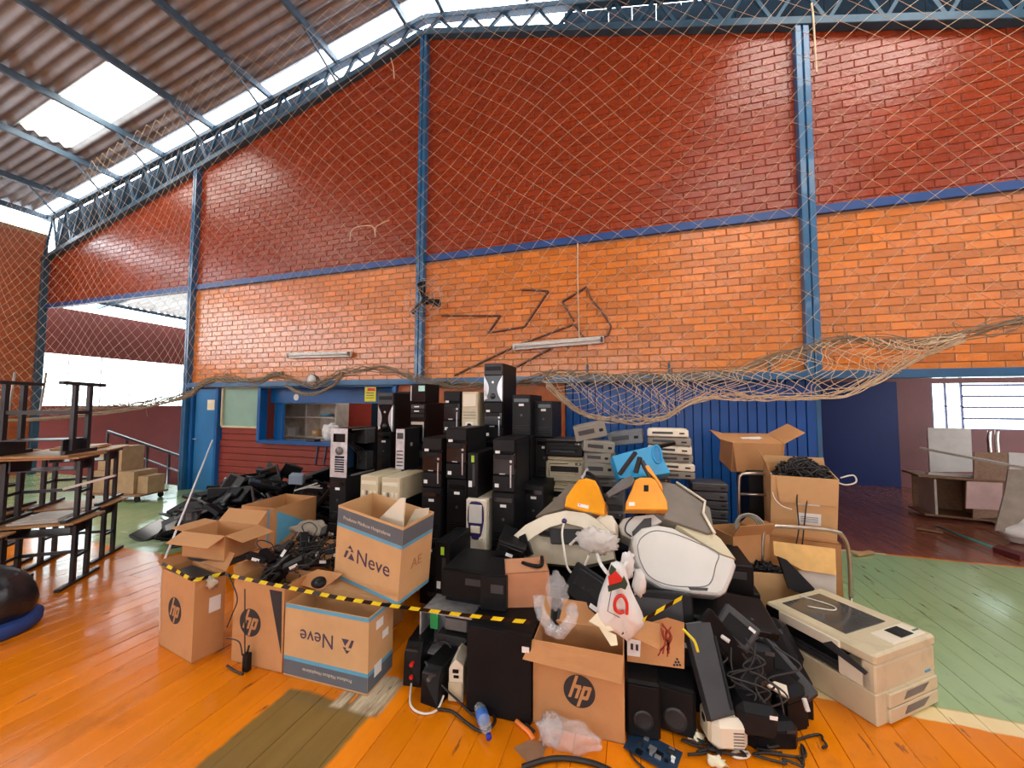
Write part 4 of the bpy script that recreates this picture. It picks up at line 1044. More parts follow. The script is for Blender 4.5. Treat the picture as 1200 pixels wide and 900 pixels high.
# blue plastic panel
n7 = Vector((.15, -.9, .4)).normalized(); c8 = P(752, 532, 3.15)
bl = thing('blue_plastic_tray', 'sky blue plastic tray with a round cup behind the orange devices', 'tray', (0, 0, 0))
b = MB(); b.prism(on3([(785, 372), (900, 340), (1048, 305), (1132, 472), (960, 498), (830, 505)], c8, n7), -n7*.16, .012); b.build('tray', M_bluep, bl)
b = MB(); cc = PL(*Z3(1050, 362), c8, n7); e1 = n7.cross(Vector((0, 0, 1))).normalized(); e2 = e1.cross(n7)
b.tube([cc+e1*(.032*math.cos(a*PI/10))+e2*(.07*math.sin(a*PI/10))+n7*.004 for a in range(20)], .008, 8, 0, True); b.build('cup_rim', M_bluep, bl)
b = MB(); b.prism([cc+e1*(.028*math.cos(a*PI/10))+e2*(.065*math.sin(a*PI/10))+n7*.002 for a in range(20)], -n7*.01); b.build('cup_floor', mat('shaded_blue_plastic', S(20, 120, 175), .4), bl)  # darker blue puts the shade inside the cup into the colour

# ---------------------------------------------------------------- printers and grey devices
def printer_tpl(w, d, h, m, kind):
    t = TB('desktop_printer'); y0 = -d/2
    b = MB(); b.box((0, 0, h*.42), (w, d, h*.84), .015); t.part('body', b, m)
    b = MB(); b.box((0, .02, h*.92), (w*.96, d*.86, h*.16), .012); t.part('lid', b, m if kind else M_dgrey)
    b = MB(); b.box((0, y0-.002, h*.52), (w*.74, .02, h*.22), .004); t.part('paper_slot', b, M_black)
    b = MB(); b.box((0, y0-.03, h*.34), (w*.62, .07, .012), .003); t.part('output_tray', b, M_dgrey if kind == 0 else m)
    b = MB(); b.box((w*.37, y0-.004, h*.74), (w*.16, .01, h*.1), .003); q = t.part('control_panel', b, M_grey)
    b = MB(); b.cyl((w*.38, y0-.012, h*.74), (w*.38, y0-.004, h*.74), .008, 10); t.part('button', b, M_cream, q)
    b = MB(); b.tube([(-w*.4, y0-.006, h*.2), (-w*.42, y0-.006, h*.5), (-w*.4, y0-.006, h*.72), (w*.1, y0-.006, h*.74)], .004, 6); t.part('seam', b, M_dgrey)
    return t.done()
PT0 = printer_tpl(.38, .36, .17, M_black, 0); PT1 = printer_tpl(.36, .36, .24, M_beige, 1); PT2 = printer_tpl(.34, .34, .27, M_grey, 1)
def pstack(pxl, Yf, items):
    z = 0
    for (tp, w_, h_, lab, rz) in items:
        X = P(pxl, 540, Yf).x+.19
        tpl_inst(tp, lab, 'printer', (X, Yf+.18, z), rz, 'printers stacked beside the towers'); z += h_+.001
HP = 'beige desktop printer hidden low in the printer stack'
pstack(638, 3.72, [(PT1, .36, .24, HP, 0), (PT1, .36, .24, HP, .03), (PT1, .36, .24, HP, 0), (PT1, .36, .24, 'lower visible beige printer of the stack behind the cream machine', -.04), (PT0, .38, .1, 'flat black printer between the two beige printers', 0) if 0 else (PT1, .36, .24, 'upper beige printer of the stack, under the black one', .03), (PT0, .38, .17, 'black flatbed printer on top of the beige printer stack', 0)])
pstack(683, 3.55, [(PT2, .34, .27, 'grey printer hidden under the grey devices', 0)]*4)
def device(label, px_, py_, Y, size, rot, m, z=None, cat='device', name='grey_device'):
    t = thing(name, label, cat, P(px_, py_, Y), rot); w_, d_, h_ = size
    b = MB(); b.box((0, 0, h_/2), (w_, d_, h_), .008); b.build('casing', m, t)
    b = MB(); b.box((-w_*.12, -d_/2-.002, h_*.55), (w_*.5, .008, h_*.3), .002); b.build('slot', M_dgrey, t)
    b = MB(); b.box((w_*.34, -d_/2-.002, h_*.5), (w_*.12, .008, h_*.2), .002); b.build('button_strip', M_black, t)
    b = MB(); b.box((0, 0, h_+.002), (w_*.8, d_*.7, .006), .002); b.build('top_plate', m, t)
    return t
M_greige = mat('greige_plastic', S(134, 130, 118), .5, var=.1, dirt=.2)
for k, (x_, y_, Y_, sz, ro, m_, lab) in enumerate([
    (702, 556, 3.58, (.26, .2, .12), (0, 0, .1), M_greige, 'lowest small grey device right of the beige printers'),
    (703, 541, 3.58, (.24, .2, .09), (0, 0, -.15), M_greige, 'second small grey device from the bottom of the grey heap'),
    (700, 529, 3.57, (.27, .22, .1), (.0, .08, .2), M_greige, 'third small grey device with a tilted slot'),
    (693, 513, 3.57, (.28, .2, .13), (.05, -.22, .15), M_greige, 'topmost tilted grey device under the hanging net'),
    (735, 520, 3.75, (.3, .25, .12), (.0, -.15, -.1), mat('bluish_grey_plastic', S(106, 112, 116), .5), 'bluish grey device lying behind the blue tray')]):
    device(lab, x_, y_, Y_, sz, ro, m_)
pstack(738, 3.85, [(PT2, .34, .27, 'grey printer hidden under the white flat drives', 0)]*4)
for k in range(6):
    device(['lowest', 'second', 'third', 'fourth', 'fifth', 'uppermost'][k]+' flat cream device of the stack by the blue sheeting', 783+R.uniform(-3, 3), 558-9.5*k, 3.8, (.36-.02*(k == 5), .28, .062), (0, R.uniform(-.04, .04), R.uniform(-.12, .12)), M_cream if k % 2 else M_greige)
b = MB(); b.bar(P(718, 537, 3.3), P(790, 519, 3.5), .05, .025); tag(b.build('black_bar', M_black), 'long black plastic bar lying over the blue tray', 'bar')
z = 0
for k in range(13):
    device('flat dark grey player, %s of the low stack behind the white machine' % ('thirteenth from the top|twelfth from the top|eleventh from the top|tenth from the top|ninth from the top|eighth from the top|seventh from the top|sixth from the top|fifth from the top|fourth from the top|third from the top|second from the top|topmost'.split('|')[k]), 828, 560, 4.0, (.30, .26, .07), (0, 0, R.uniform(-.12, .12)), M_dgrey, name='flat_player').location.z = z; z += .078
for q in COL.objects:
    if q.name.startswith('flat_player'): q['group'] = 'flat players in the low stack'

# ---------------------------------------------------------------- box on the black rack, carton with cables, tube frames
zx = (P(880, 547, 4.35).z-.022)/2
for k in range(2):
    tower('flat', 1.28, 4.45, zx*k, ['black computer case at the bottom behind the tube frame', 'black computer case under the brown box by the blue sheeting'][k], .5, .45, round(zx-.001, 3))
Xb = carton('brown box with its lid hanging open, in front of the blue sheeting', P(880, 547, 4.35)+Vector((.03, .18, -.02)), (.22, 0, .12), .46, .34, .30, flaps=(('r', 1.0, .2), ('l', 1.3, .12)), closed=True)
b = MB(); b.prism([(-.23, -.172, .3), (.2, -.172, .3), (.16, -.23, .03), (-.2, -.23, .03)], (0, .005, .002)); b.build('flap', M_card, Xb)
b = MB(); b.box((0, 0, .302), (.2, .05, .002), 0, 0, None, (0, 0, .2)); b.box((.02, -.03, .303), (.1, .03, .002)); b.build('packing_tape', M_label, Xb)
cb = P(948, 632, 3.85)
carton('plain brown box under the carton of cables', (cb.x-.02, 4.04, 0), -.12, .5, .4, cb.z-.005, closed=True)
Cc = carton('tall pale carton brimming with black cables', (cb.x, 4.09, cb.z), (.2, 0, -.12), .46, .36, .56, M_card2, flaps=(('l', .35, .13), ('b', .2, .06)))
b = MB(); b.box((.03, -.182, .37), (.16, .002, .1)); b.box((.04, -.182, .2), (.16, .002, .1)); b.build('paper_label', M_label, Cc)
b = MB()
for r_ in range(4): b.box((.0, -.1835, .345+.014*r_), (.12, .001, .005)); b.box((.04, -.1835, .175+.014*r_), (.12, .001, .005))
b.build('printed_lines', M_slate, Cc)
b = MB(); b.prism([(-.2, -.182, .56), (.23, -.182, .56), (.22, -.20, .34), (-.17, -.20, .34)], (0, .004, 0)); b.build('flap', M_card2, Cc)
def cable_heap(name, label, c, rx, ry, rz_, n, r=.006, m=None, seed=1):
    q = random.Random(seed); b = MB()
    for k in range(n):
        a0 = q.uniform(0, 6.3); pts = []; R0 = q.uniform(.25, .8); cx, cy = q.uniform(-.5, .5), q.uniform(-.5, .5)
        for j in range(7):
            a = a0+j*q.uniform(.6, 1.2); rr = R0*q.uniform(.6, 1.1)
            x, y = max(-1, min(1, cx+rr*math.cos(a))), max(-1, min(1, cy+rr*math.sin(a)))
            pts.append((c[0]+rx*x, c[1]+ry*y, c[2]+rz_*q.uniform(0, 1)*(1.1-.6*(x*x+y*y))))
        b.tube(spline(pts, 5), r*q.uniform(.6, 1.2), 5)
    o = b.build(name, m or M_cable); return tag(o, label, 'cables', kind='stuff')
cable_heap('cable_tangle', 'tangle of black cables heaped in the tall pale carton', (cb.x, 3.98, cb.z+.49), .2, .15, .16, 80, .008)
b = MB(); b.lathe([(.001, 0), (.2, .0), (.2, .05), (.1, .09), (.001, .1)], 14, 0, Matrix.Translation((cb.x, 4.0, cb.z+.40)), 1, .75); tag(b.build('cable_bundle', M_black), 'dark bundle of cable under the tangle in the tall carton', 'cables')
b = MB(); b.tube(spline([P(985, 560, 4.0), P(1000, 557, 4.0), P(1003, 565, 4.0), P(990, 568, 4.0), P(975, 562, 4.0)]), .006, 6); tag(b.build('white_cable_loop', M_wcable), 'pale cable loop hanging from the right corner of the tall carton', 'cable')
for (pts, lab) in (([(935, 567, 3.84), (934, 590, 3.82), (936, 620, 3.8), (930, 650, 3.75)], 'thin dark cable hanging down the left front of the tall carton'), ([(941, 568, 3.84), (946, 580, 3.83), (944, 600, 3.82), (940, 640, 3.8)], 'thin dark cable hanging down the middle of the tall carton'), ([(905, 560, 3.95), (906, 580, 3.85), (915, 592, 3.8), (928, 597, 3.8)], 'pale cable looping at the left side of the tall carton')):
    b = MB(); b.tube(spline([P(*q) for q in pts]), .005, 6); tag(b.build('hanging_cable', M_wcable if 'pale' in lab else M_cable), lab, 'cable')
# tube frames
def tubeframe(label, pts, r, extra=()):
    t = thing('steel_chair_frame', label, 'chair', (0, 0, 0))
    b = MB(); b.tube(spline(pts, 6), r, 10); b.build('frame_tube', M_chrome, t)
    for e in extra: b = MB(); b.tube(e, r*.8, 8); b.build('cross_tube', M_chrome, t)
    return t
p1 = [P(893, 690, 3.62), P(893, 650, 3.62), P(895, 624, 3.62), P(903, 617, 3.62), P(935, 618, 3.65), P(975, 622, 3.7), P(988, 629, 3.72), P(995, 650, 3.74), P(997, 700, 3.75)]
base1 = [Vector((p1[0].x, 3.62, 0)), p1[0]]; base2 = [Vector((p1[-1].x, 3.75, 0)), p1[-1]]
tubeframe('bent tubular steel frame of an upended chair behind the large printer', p1, .015, (base1, base2, [Vector((p1[0].x, 3.62, .12)), Vector((p1[-1].x, 3.75, .12))]))
p2 = [P(866, 600, 4.1), P(866, 565, 4.1), P(868, 557, 4.1), P(875, 555, 4.1), P(905, 556, 4.1)]
tubeframe('tubular steel frame of a chair under the box with open lid', [Vector((p2[0].x, 4.1, 0))]+p2+[Vector((p2[-1].x+.02, 4.1, p2[-1].z-.05))], .014, ([P(867, 579, 4.1), P(905, 580, 4.1)],))
nb = Vector((.05, -.95, .3)).normalized(); bb = P(940, 655, 3.55)
b = MB(); b.prism([PL(x, y, bb, nb) for x, y in ((906, 634), (979, 643), (980, 674), (940, 668), (907, 650))], -nb*.012); tag(b.build('yellowish_board', mat('yellow_tan_board', S(222, 178, 108), .7)), 'yellow-tan board leaning inside the bent chair frame', 'board')
b = MB(); b.prism([PL(x, y, bb-nb*.03, nb) for x, y in ((935, 668), (980, 674), (980, 700), (945, 700))], -nb*.012); tag(b.build('grey_board', M_melam), 'pale grey board below the yellow-tan board', 'board')
b = MB(); b.prism([PL(x, y, bb+nb*.1, nb) for x, y in ((912, 652), (922, 656), (955, 690), (948, 700), (925, 690))], -nb*.03); tag(b.build('black_plastic_sheet', M_black), 'black plastic panel lying against the yellow-tan board', 'panel')
carton('low brown box of black parts in front of the bent chair frame', (P(905, 700, 3.45).x-.03, 3.56, 0), .1, .42, .2, P(905, 682, 3.3).z, M_card2)
cable_heap('part_heap', 'heap of black parts in the low brown box', (P(905, 700, 3.45).x-.03, 3.56, P(905, 690, 3.3).z), .18, .08, .1, 24, .012, M_black, 5)
for (x_, y_, Y_, lab) in ((855, 640, 3.4, 'crushed brown box beside the white machine deck'), ):
    carton(lab, (P(x_, y_, Y_).x+.12, Y_+.3, 0), .5, .34, .3, P(870, 625, 3.6).z, M_card, flaps=(('f', .6, .12), ('r', .9, .1)))
for k in range(4):
    cc = P(876, 615, 3.72); b = MB(); rr = .07+.012*k
    b.tube([cc+Vector((rr*math.cos(a*PI/12), -.02*k, rr*math.sin(a*PI/12))) for a in range(24)], .007, 6, 0, True)
    if k == 0: coil = thing('cable_coil', 'coil of pale grey cable beside the tall carton', 'cable', (0, 0, 0))
    b.build('cable_turn', mat('pale_grey_cable', S(160, 160, 150), .5), coil)

# ================================================================== black jumble in front
def lcd_tpl(w=.42, h=.32):
    t = TB('flat_monitor')
    b = MB(); b.box((0, 0, h/2), (w, .045, h), .008); t.part('casing', b, M_black)
    b = MB(); b.box((0, -.0235, h/2+.005), (w-.04, .003, h-.05)); t.part('screen', b, M_screen)
    b = MB(); b.box((0, .035, h/2), (w*.5, .04, h*.5), .012); q = t.part('rear_hump', b, M_black2)
    b = MB(); b.box((0, .06, .02), (.06, .03, .16), .006); t.part('stand_neck', b, M_dgrey, q)
    b = MB(); b.box((w*.38, -.0245, .012), (.03, .004, .008)); t.part('button', b, M_silver)
    return t.done()
LCD = lcd_tpl(); LCD2 = lcd_tpl(.36, .28)
def laptop_shell():
    t = TB('laptop_base')
    b = MB(); b.box((0, 0, .012), (.34, .24, .024), .004); q = t.part('casing', b, M_dgrey)
    b = MB(); b.box((0, .04, .0245), (.29, .11, .003)); t.part('keyboard', b, M_gloss, q)
    b = MB(); b.box((0, -.07, .0245), (.09, .055, .002)); t.part('touchpad', b, M_grey, q)
    return t.done()
LAP = laptop_shell()
def keyboard_tpl():
    t = TB('keyboard')
    b = MB(); b.box((0, 0, .011), (.44, .15, .022), .004); t.part('casing', b, M_black)
    b = MB()
    for r_ in range(5):
        for k in range(15): b.box((-.19+k*.0271, -.05+r_*.025, .026), (.022, .02, .01), .003)
    t.part('keys', b, M_dgrey)
    return t.done()
KEY = keyboard_tpl()
def adapter_tpl():
    t = TB('power_adapter')
    b = MB(); b.box((0, 0, .018), (.13, .06, .036), .006); t.part('brick', b, M_black)
    b = MB(); b.tube(spline([(.065, 0, .018), (.12, .02, .03), (.16, -.04, .015), (.1, -.09, .02), (.02, -.06, .03)], 5), .004, 5); t.part('cord', b, M_cable)
    b = MB(); b.box((0, -.031, .018), (.05, .002, .02)); t.part('rating_label', b, M_label)
    return t.done()
ADP = adapter_tpl()
def speaker_tpl(w, d, h):
    t = TB('black_speaker'); y0 = -d/2
    b = MB(); b.box((0, 0, h/2), (w, d, h), .012); t.part('cabinet', b, M_black)
    b = MB(); b.box((0, y0-.003, h/2), (w*.86, .012, h*.88), .008); q = t.part('grille', b, M_black2)
    b = MB(); b.lathe([(w*.3, 0), (w*.3, .006), (w*.2, .002)], 16, 0, Matrix.Translation((0, y0-.008, h*.35)) @ Matrix.Rotation(PI/2, 4, 'X')); t.part('cone', b, M_dgrey, q)
    return t.done()
rq = random.Random(21)
# ---- mound of flat monitors and laptop shells at the left back
GM = 'dark flat monitors thrown on the left back heap'
LM = 'black flat monitor tumbled in the heap below the serving hatch'
LL = 'dark laptop base tumbled in the heap below the serving hatch'
def hgt(x, y): 
    return max(.0, .85*math.exp(-((x+4.55)/1.25)**4-((y-4.05)/.75)**4))
pts = []
for k in range(160):
    x, y = rq.uniform(-5.9, -3.35), rq.uniform(3.3, 4.8); H_ = hgt(x, y)
    if H_ < .15: continue
    z = H_*(.15+.85*rq.random()**.6)-.12
    if k % 3 == 2: tpl_inst(LAP, LL, 'laptop', (x, y, max(.01, z+.05)), (rq.gauss(.25, .45), rq.gauss(0, .45), rq.uniform(0, 6.28)), 'laptop bases on the left back heap')
    else: tpl_inst(LCD if k % 2 else LCD2, LM, 'monitor', (x, y, max(.03, z)), (rq.choice((-1, 1))*rq.uniform(.9, 1.7), rq.gauss(0, .3), rq.uniform(0, 6.28)), GM)
for k, (x_, y_) in enumerate(((228, 640), (255, 641), (283, 636))):
    tpl_inst(LCD, ['leftmost', 'middle', 'rightmost'][k]+' of three black monitors standing along the foot of the left heap', 'monitor', F(x_, y_-8)+Vector((0, .05, .01)), (-.18, 0, .15*(k-1)))
    tpl_inst(LCD, ['leftmost', 'middle', 'rightmost'][k]+' of three black monitors standing higher on the left heap', 'monitor', F(x_, y_-8)+Vector((.02, .35, .32)), (-.25, 0, .1*(k-1)))
for (x_, y_, s_, ro, lab, m_) in ((272, 566, (.2, .03, .1), (.4, .3, .4), 'shiny silver part on top of the left heap', M_silver), (348, 561, (.16, .1, .12), (.2, .1, .5), 'pale blue grey part on top of the left heap', mat('pale_blue_grey', S(130, 150, 170), .5)), (305, 582, (.22, .02, .08), (.6, -.3, -.4), 'shiny pale strip among the monitors of the left heap', M_silver)):
    q = P(x_, y_, 3.75); b = MB(); b.box((0, 0, 0), s_, .01, 0, None, ro); b.box((0, -s_[1]/2, 0), (s_[0]*.5, .01, s_[2]*.4), .002, 0, None, ro); tag(b.build('metal_part', m_, None, q), lab, 'part')
for k in range(3):
    b = MB(); b.bar(P(345+6*k, 575-2*k, 3.6), P(372+3*k, 566+3*k, 3.75), .02, .012); tag(b.build('white_strip', M_white), ['lowest', 'middle', 'highest'][k]+' of three white plastic strips right on the left heap', 'strip')

# ---- cables, adapters on the boxes behind B and C
for k in range(26):
    x, y = rq.uniform(-2.75, -2.0), rq.uniform(2.0, 2.75); z = .52+rq.uniform(0, .16)*(1-abs(x+2.4)/.5)
    tpl_inst(ADP, 'small black power adapter in the heap on the middle boxes', 'adapter', (x, y, z), (rq.gauss(0, .4), rq.gauss(0, .4), rq.uniform(0, 6.3)), 'power adapters heaped on the middle boxes')
cable_heap('cable_tangle', 'tangle of black leads among the adapters on the middle boxes', (-2.38, 2.4, .5), .38, .36, .14, 16, .005, None, 9)
tpl_inst(LAP, 'dark laptop base leaning on the adapters left of the tilted carton', 'laptop', P(352, 668, 2.55), (.9, .2, .4))
tpl_inst(speaker_tpl(.1, .1, .2), 'small black speaker leaning among the adapters', 'speaker', P(312, 690, 2.15), (-.35, .25, -.2))
nl = Vector((-.2, -.8, .55)).normalized(); pl_ = P(347, 680, 2.2)
b = MB(); b.prism([PL(x, y, pl_, nl) for x, y in ((318, 682), (331, 668), (343, 676), (330, 690))], -nl*.004); lb = tag(b.build('address_label', M_label), 'white printed label card lying on the adapters', 'label')
b = MB()
for (a0, b0, c0, d0) in ((322, 681, 331, 672), (325, 683, 336, 674), (328, 685, 338, 677)):
    b.bar(PL(a0, b0, pl_+nl*.001, nl), PL(c0, d0, pl_+nl*.001, nl), .006, .001)
b.build('printed_line', M_ink, lb)
nm = Vector((-.1, -.7, .7)).normalized(); pm = P(372, 683, 2.12)
b = MB(); b.prism([PL(x, y, pm, nm) for x, y in ((340, 682), (372, 667), (402, 672), (376, 692))], -nm*.006); tag(b.build('cardboard_flap', M_card), 'cardboard flap rising inside the blue-lettered carton', 'cardboard')
b = MB(); b.lathe([(.001, 0), (.05, .006), (.055, .02), (.001, .03)], 14, 0, Matrix.Translation(P(375, 684, 2.05)) @ Matrix.Rotation(.7, 4, 'X'), 1, .7); tag(b.build('computer_mouse', M_black), 'black computer mouse hanging by the blue-lettered carton', 'mouse')
# bubble wrap bag right of F
def blob(name, c, r, m, seed, amp=.25, n=18, label=None, cat='bag', floor=None, k=3, sub=None):
    q = random.Random(seed); ph = [(q.uniform(-3, 3), q.uniform(-3, 3), q.uniform(-3, 3), q.uniform(0, 6.3)) for _ in range(7)]
    def fn(u, v):
        a = 2*PI*u; e = -PI/2+PI*v; d = Vector((math.cos(a)*math.cos(e), math.sin(a)*math.cos(e), math.sin(e)))
        s_ = 1+sum(amp/3*math.sin(k*(f[0]*d.x+f[1]*d.y+f[2]*d.z)+f[3]) for f in ph)/1.6
        p = Vector((c[0]+r[0]*d.x*s_, c[1]+r[1]*d.y*s_, c[2]+r[2]*d.z*s_))
        if floor is not None: p.z = max(floor, p.z)
        return p
    b = MB(); b.grid(fn, n*2, n, 0, True, True); o = b.build(name, m)
    return tag(o, label, cat)
M_bubble = mat('grey_bubble_wrap', S(150, 140, 124), .3, var=.1, bump=.01, bscale=50)
blob('bubble_wrap', P(365, 622, 2.75), (.17, .1, .09), M_bubble, 4, .3, label='greyish bubble-wrap parcel beside the box with a blue triangle', cat='packaging')
# ---- R: big black tower in the front, things around
tower('blank', -.735, 2.30, 0, 'broad black computer case standing left of the front logo box', .37, .46, .46, .03)
tower('blank', -1.08, 2.62, 0, 'black computer case behind the opened metal unit', .3, .4, .45, 0)
tower('flat', -1.02, 2.55, .452, 'black computer lying behind the yellow-black tape', .42, .4, .17, .05)
tower('plain', P(575, 690, 2.5).x, 2.75, .45, 'black computer tilted towards the small reddish box', .2, .35, .3, rot=(.0, .3, .2))
tower('flat', P(575, 740, 2.25).x, 2.40, .462, 'grey-black computer box standing on the broad black case', .16, .3, .2, .1)
# opened psu/metal unit with green board
mu = thing('opened_computer_unit', 'opened metal computer unit with a green board below the tape', 'computer', (P(512, 770, 2.15).x, 2.36, .13), .03)
b = MB()
for (c_, s_) in (((0, .11, .13), (.36, .01, .26)), ((-.175, 0, .13), (.01, .22, .26)), ((.175, 0, .13), (.01, .22, .26)), ((0, 0, .005), (.36, .22, .01)), ((0, 0, .255), (.36, .22, .01))): b.box(c_, s_)
b.build('metal_shell', M_steel, mu)
b = MB(); b.box((-.09, -.08, .2), (.055, .02, .11), .002); b.build('circuit_board', M_greenp, mu)
b = MB(); b.box((.06, -.04, .19), (.15, .1, .07), .004); b.build('drive', M_grey, mu)
b = MB(); b.box((.03, -.05, .09), (.2, .08, .06), .004); b.build('heat_sink', M_dgrey, mu)
b = MB(); b.tube(spline([(-.12, -.1, .05), (0, -.12, .1), (.08, -.11, .04), (.14, -.1, .12)]), .006, 6); b.build('wire', M_cable, mu)
tower('flat', mu.location.x, 2.36, 0, 'flat black computer under the opened metal unit', .4, .24, .128)
# UPS with red lights etc.
def ups(label, loc, rz, w, d, h, lights):
    t = thing('power_backup_unit', label, 'power unit', loc, rz)
    b = MB(); b.prism([(-w/2, -d/2, 0), (w/2, -d/2, 0), (w/2, -d/2+.01, h*.75), (w/2*.9, -d/2+.05, h), (-w/2*.9, -d/2+.05, h), (-w/2, -d/2+.01, h*.75)], (0, d, 0), .008); b.build('casing', M_black, t)
    for (z, m) in lights:
        b = MB(); b.cyl((0, -d/2-.01, h*z), (0, -d/2+.02, h*z), .012, 12); b.build('light_button', m, t)
    b = MB(); b.box((0, -d/2-.002, h*.9), (w*.7, .01, .01)); b.build('rib', M_dgrey, t)
g_ = F(478, 806); ups('black power unit with two red buttons on the floor beside the carton', (g_.x, g_.y+.12, 0), .15, .11, .22, .24, ((.55, M_red), (.25, M_red)))
g_ = F(503, 830); ups('small dark grey power unit standing in front of the opened unit', (g_.x, g_.y+.1, 0), -.1, .12, .18, .2, ((.75, M_grey),))
g_ = F(530, 822); t = thing('power_supply', 'cream box-shaped power unit standing beside the broad black case', 'power unit', (g_.x, g_.y+.09, 0), .2)
b = MB(); b.prism([(-.04, -.09, 0), (.045, -.09, 0), (.045, -.09, .2), (.0, -.09, .235), (-.04, -.09, .18)], (0, .16, 0), .006); b.build('casing', M_cream, t)
b = MB(); b.box((0, -.092, .17), (.035, .006, .02), .002); b.box((.004, -.092, .14), (.03, .004, .014)); b.build('socket', M_black, t)
b = MB(); b.box((.0, -.0945, .06), (.08, .01, .1), .003); b.build('lower_panel', M_beige, t)
for (pts, m_, lab, r_) in (([F(483, 795, .02), F(481, 825, .01), F(495, 836, .01), F(512, 832, .01), F(520, 815, .05)], M_wcable, 'white cable looping on the floor in front of the small power unit', .006),
    ([F(498, 775, .2), F(515, 800, .12), F(540, 824, .02), F(552, 836, .01), F(560, 842, .01)], M_cable, 'black cable running down from the power units', .006),
    ([F(512, 831, .012), F(530, 834, .012), F(548, 848, .012), F(565, 857, .012), F(580, 846, .012), F(576, 832, .012)], M_cable, 'black mains lead with plug on the orange floor', .008),
    ([F(612, 899, .014), F(650, 889, .014), F(690, 893, .014), F(720, 905, .014)], M_cable, 'thick black hose at the bottom edge of the floor', .012),
    ([F(735, 860, .01), F(740, 885, .01), F(760, 905, .01)], M_cable, 'thin black lead beside the circuit board', .005),
    ([F(285, 790, .01), F(275, 786, .01), F(266, 780, .01)], M_cable, 'short black plug lead below the torn box', .007)):
    b = MB(); b.tube(spline(pts, 8), r_, 7); tag(b.build('floor_cable', m_), lab, 'cable')
for (pts, lab) in (([P(267, 672, 1.93), P(278, 700, 1.9), P(272, 720, 1.9), P(266, 735, 1.92)], 'upper thin lead hanging over the torn box'), ([P(265, 748, 1.92), P(280, 752, 1.9), P(284, 768, 1.9)], 'lower thin lead hanging at the torn box'), ([P(287, 690, 1.93), P(287, 730, 1.9), P(287, 770, 1.9)], 'straight brown lead hanging down the torn box front')):
    b = MB(); b.tube(spline(pts), .004, 5); tag(b.build('hanging_cable', M_cable), lab, 'cable')
g_ = F(289, 786); t = thing('power_plug_brick', 'small black plug brick on the floor in front of the torn box', 'adapter', (g_.x, g_.y, 0), .1)
b = MB(); b.box((0, 0, .055), (.045, .035, .11), .005); b.build('brick', M_black, t); b = MB(); b.tube([(0, 0, .11), (0, .01, .15)], .006, 6); b.build('strain_relief', M_cable, t)
# bottle
g_ = F(566, 848); bt = thing('water_bottle', 'clear water bottle with blue label lying on the floor', 'bottle', (g_.x-.045, g_.y+.06, .034), (PI/2, 0, .75+PI))
bt.rotation_euler = Euler((0, PI/2, -.95)); 
b = MB(); b.lathe([(.02, 0), (.031, .004), (.032, .05), (.029, .06), (.032, .07), (.032, .13), (.028, .15), (.013, .185), (.013, .195)], 18); b.build('body', M_bottle, bt)
b = MB(); b.lathe([(.0325, .045), (.033, .047), (.033, .095), (.0325, .097)], 18); b.build('label_band', mat('bottle_label_blue', S(70, 120, 200), .4), bt)
b = MB(); b.lathe([(.0145, .193), (.0145, .212), (.012, .214)], 14); b.build('cap', M_capblue, bt)
# orange-handled cutter
ct = thing('orange_scraper', 'small orange plastic blade handle lying on the floor', 'tool', (0, 0, 0))
b = MB(); b.tube(spline([F(605, 845, .012), F(613, 852, .014), F(620, 858, .012), F(625, 866, .01)]), .012, 8); b.build('handle', mat('salmon_orange', S(235, 130, 60), .4), ct)
b = MB(); b.bar(F(615, 848, .01), F(626, 858, .01), .02, .006); b.build('blade', M_dgrey, ct)
# cardboard scrap, plastic wrap on floor
b = MB(); b.prism([F(x, y, .004) for x, y in ((602, 876), (622, 866), (640, 872), (637, 886), (618, 893))], (0, 0, -.003)); tag(b.build('cardboard_scrap', mat('grey_brown_card', S(150, 112, 84), .8)), 'grey-brown cardboard scrap lying by the plastic wrap', 'cardboard')
blob('plastic_wrap', F(665, 866, .03)+Vector((0, 0, .02)), (.15, .06, .06), M_clear, 12, .3, 20, 'crumpled clear plastic wrap on the floor before the front logo box', 'packaging', .003, 4)
blob('plastic_wrap', F(646, 860, .03)+Vector((0, 0, .02)), (.06, .07, .07), M_clear, 15, .3, 16, 'smaller clump of clear wrap beside the crumpled one', 'packaging', .003, 5)
# clear bag hanging over flap, as a U
b = MB(); qq = spline([P(632, 700, 2.2), P(634, 718, 2.12), P(645, 736, 2.05), P(657, 742, 2.03), P(667, 728, 2.05), P(672, 712, 2.12)], 6)
rn = random.Random(5)
b.tube([p+Vector((rn.gauss(0, .006), rn.gauss(0, .006), rn.gauss(0, .006))) for p in qq], .03, 9); tag(b.build('clear_bag', M_clear), 'twisted clear plastic bag draped over the front logo box', 'bag')
blob('clear_bag', P(652, 692, 2.3), (.06, .05, .1), M_clear, 18, .3, 14, 'clear plastic bag knotted beside the small reddish box', 'bag', None, 4)
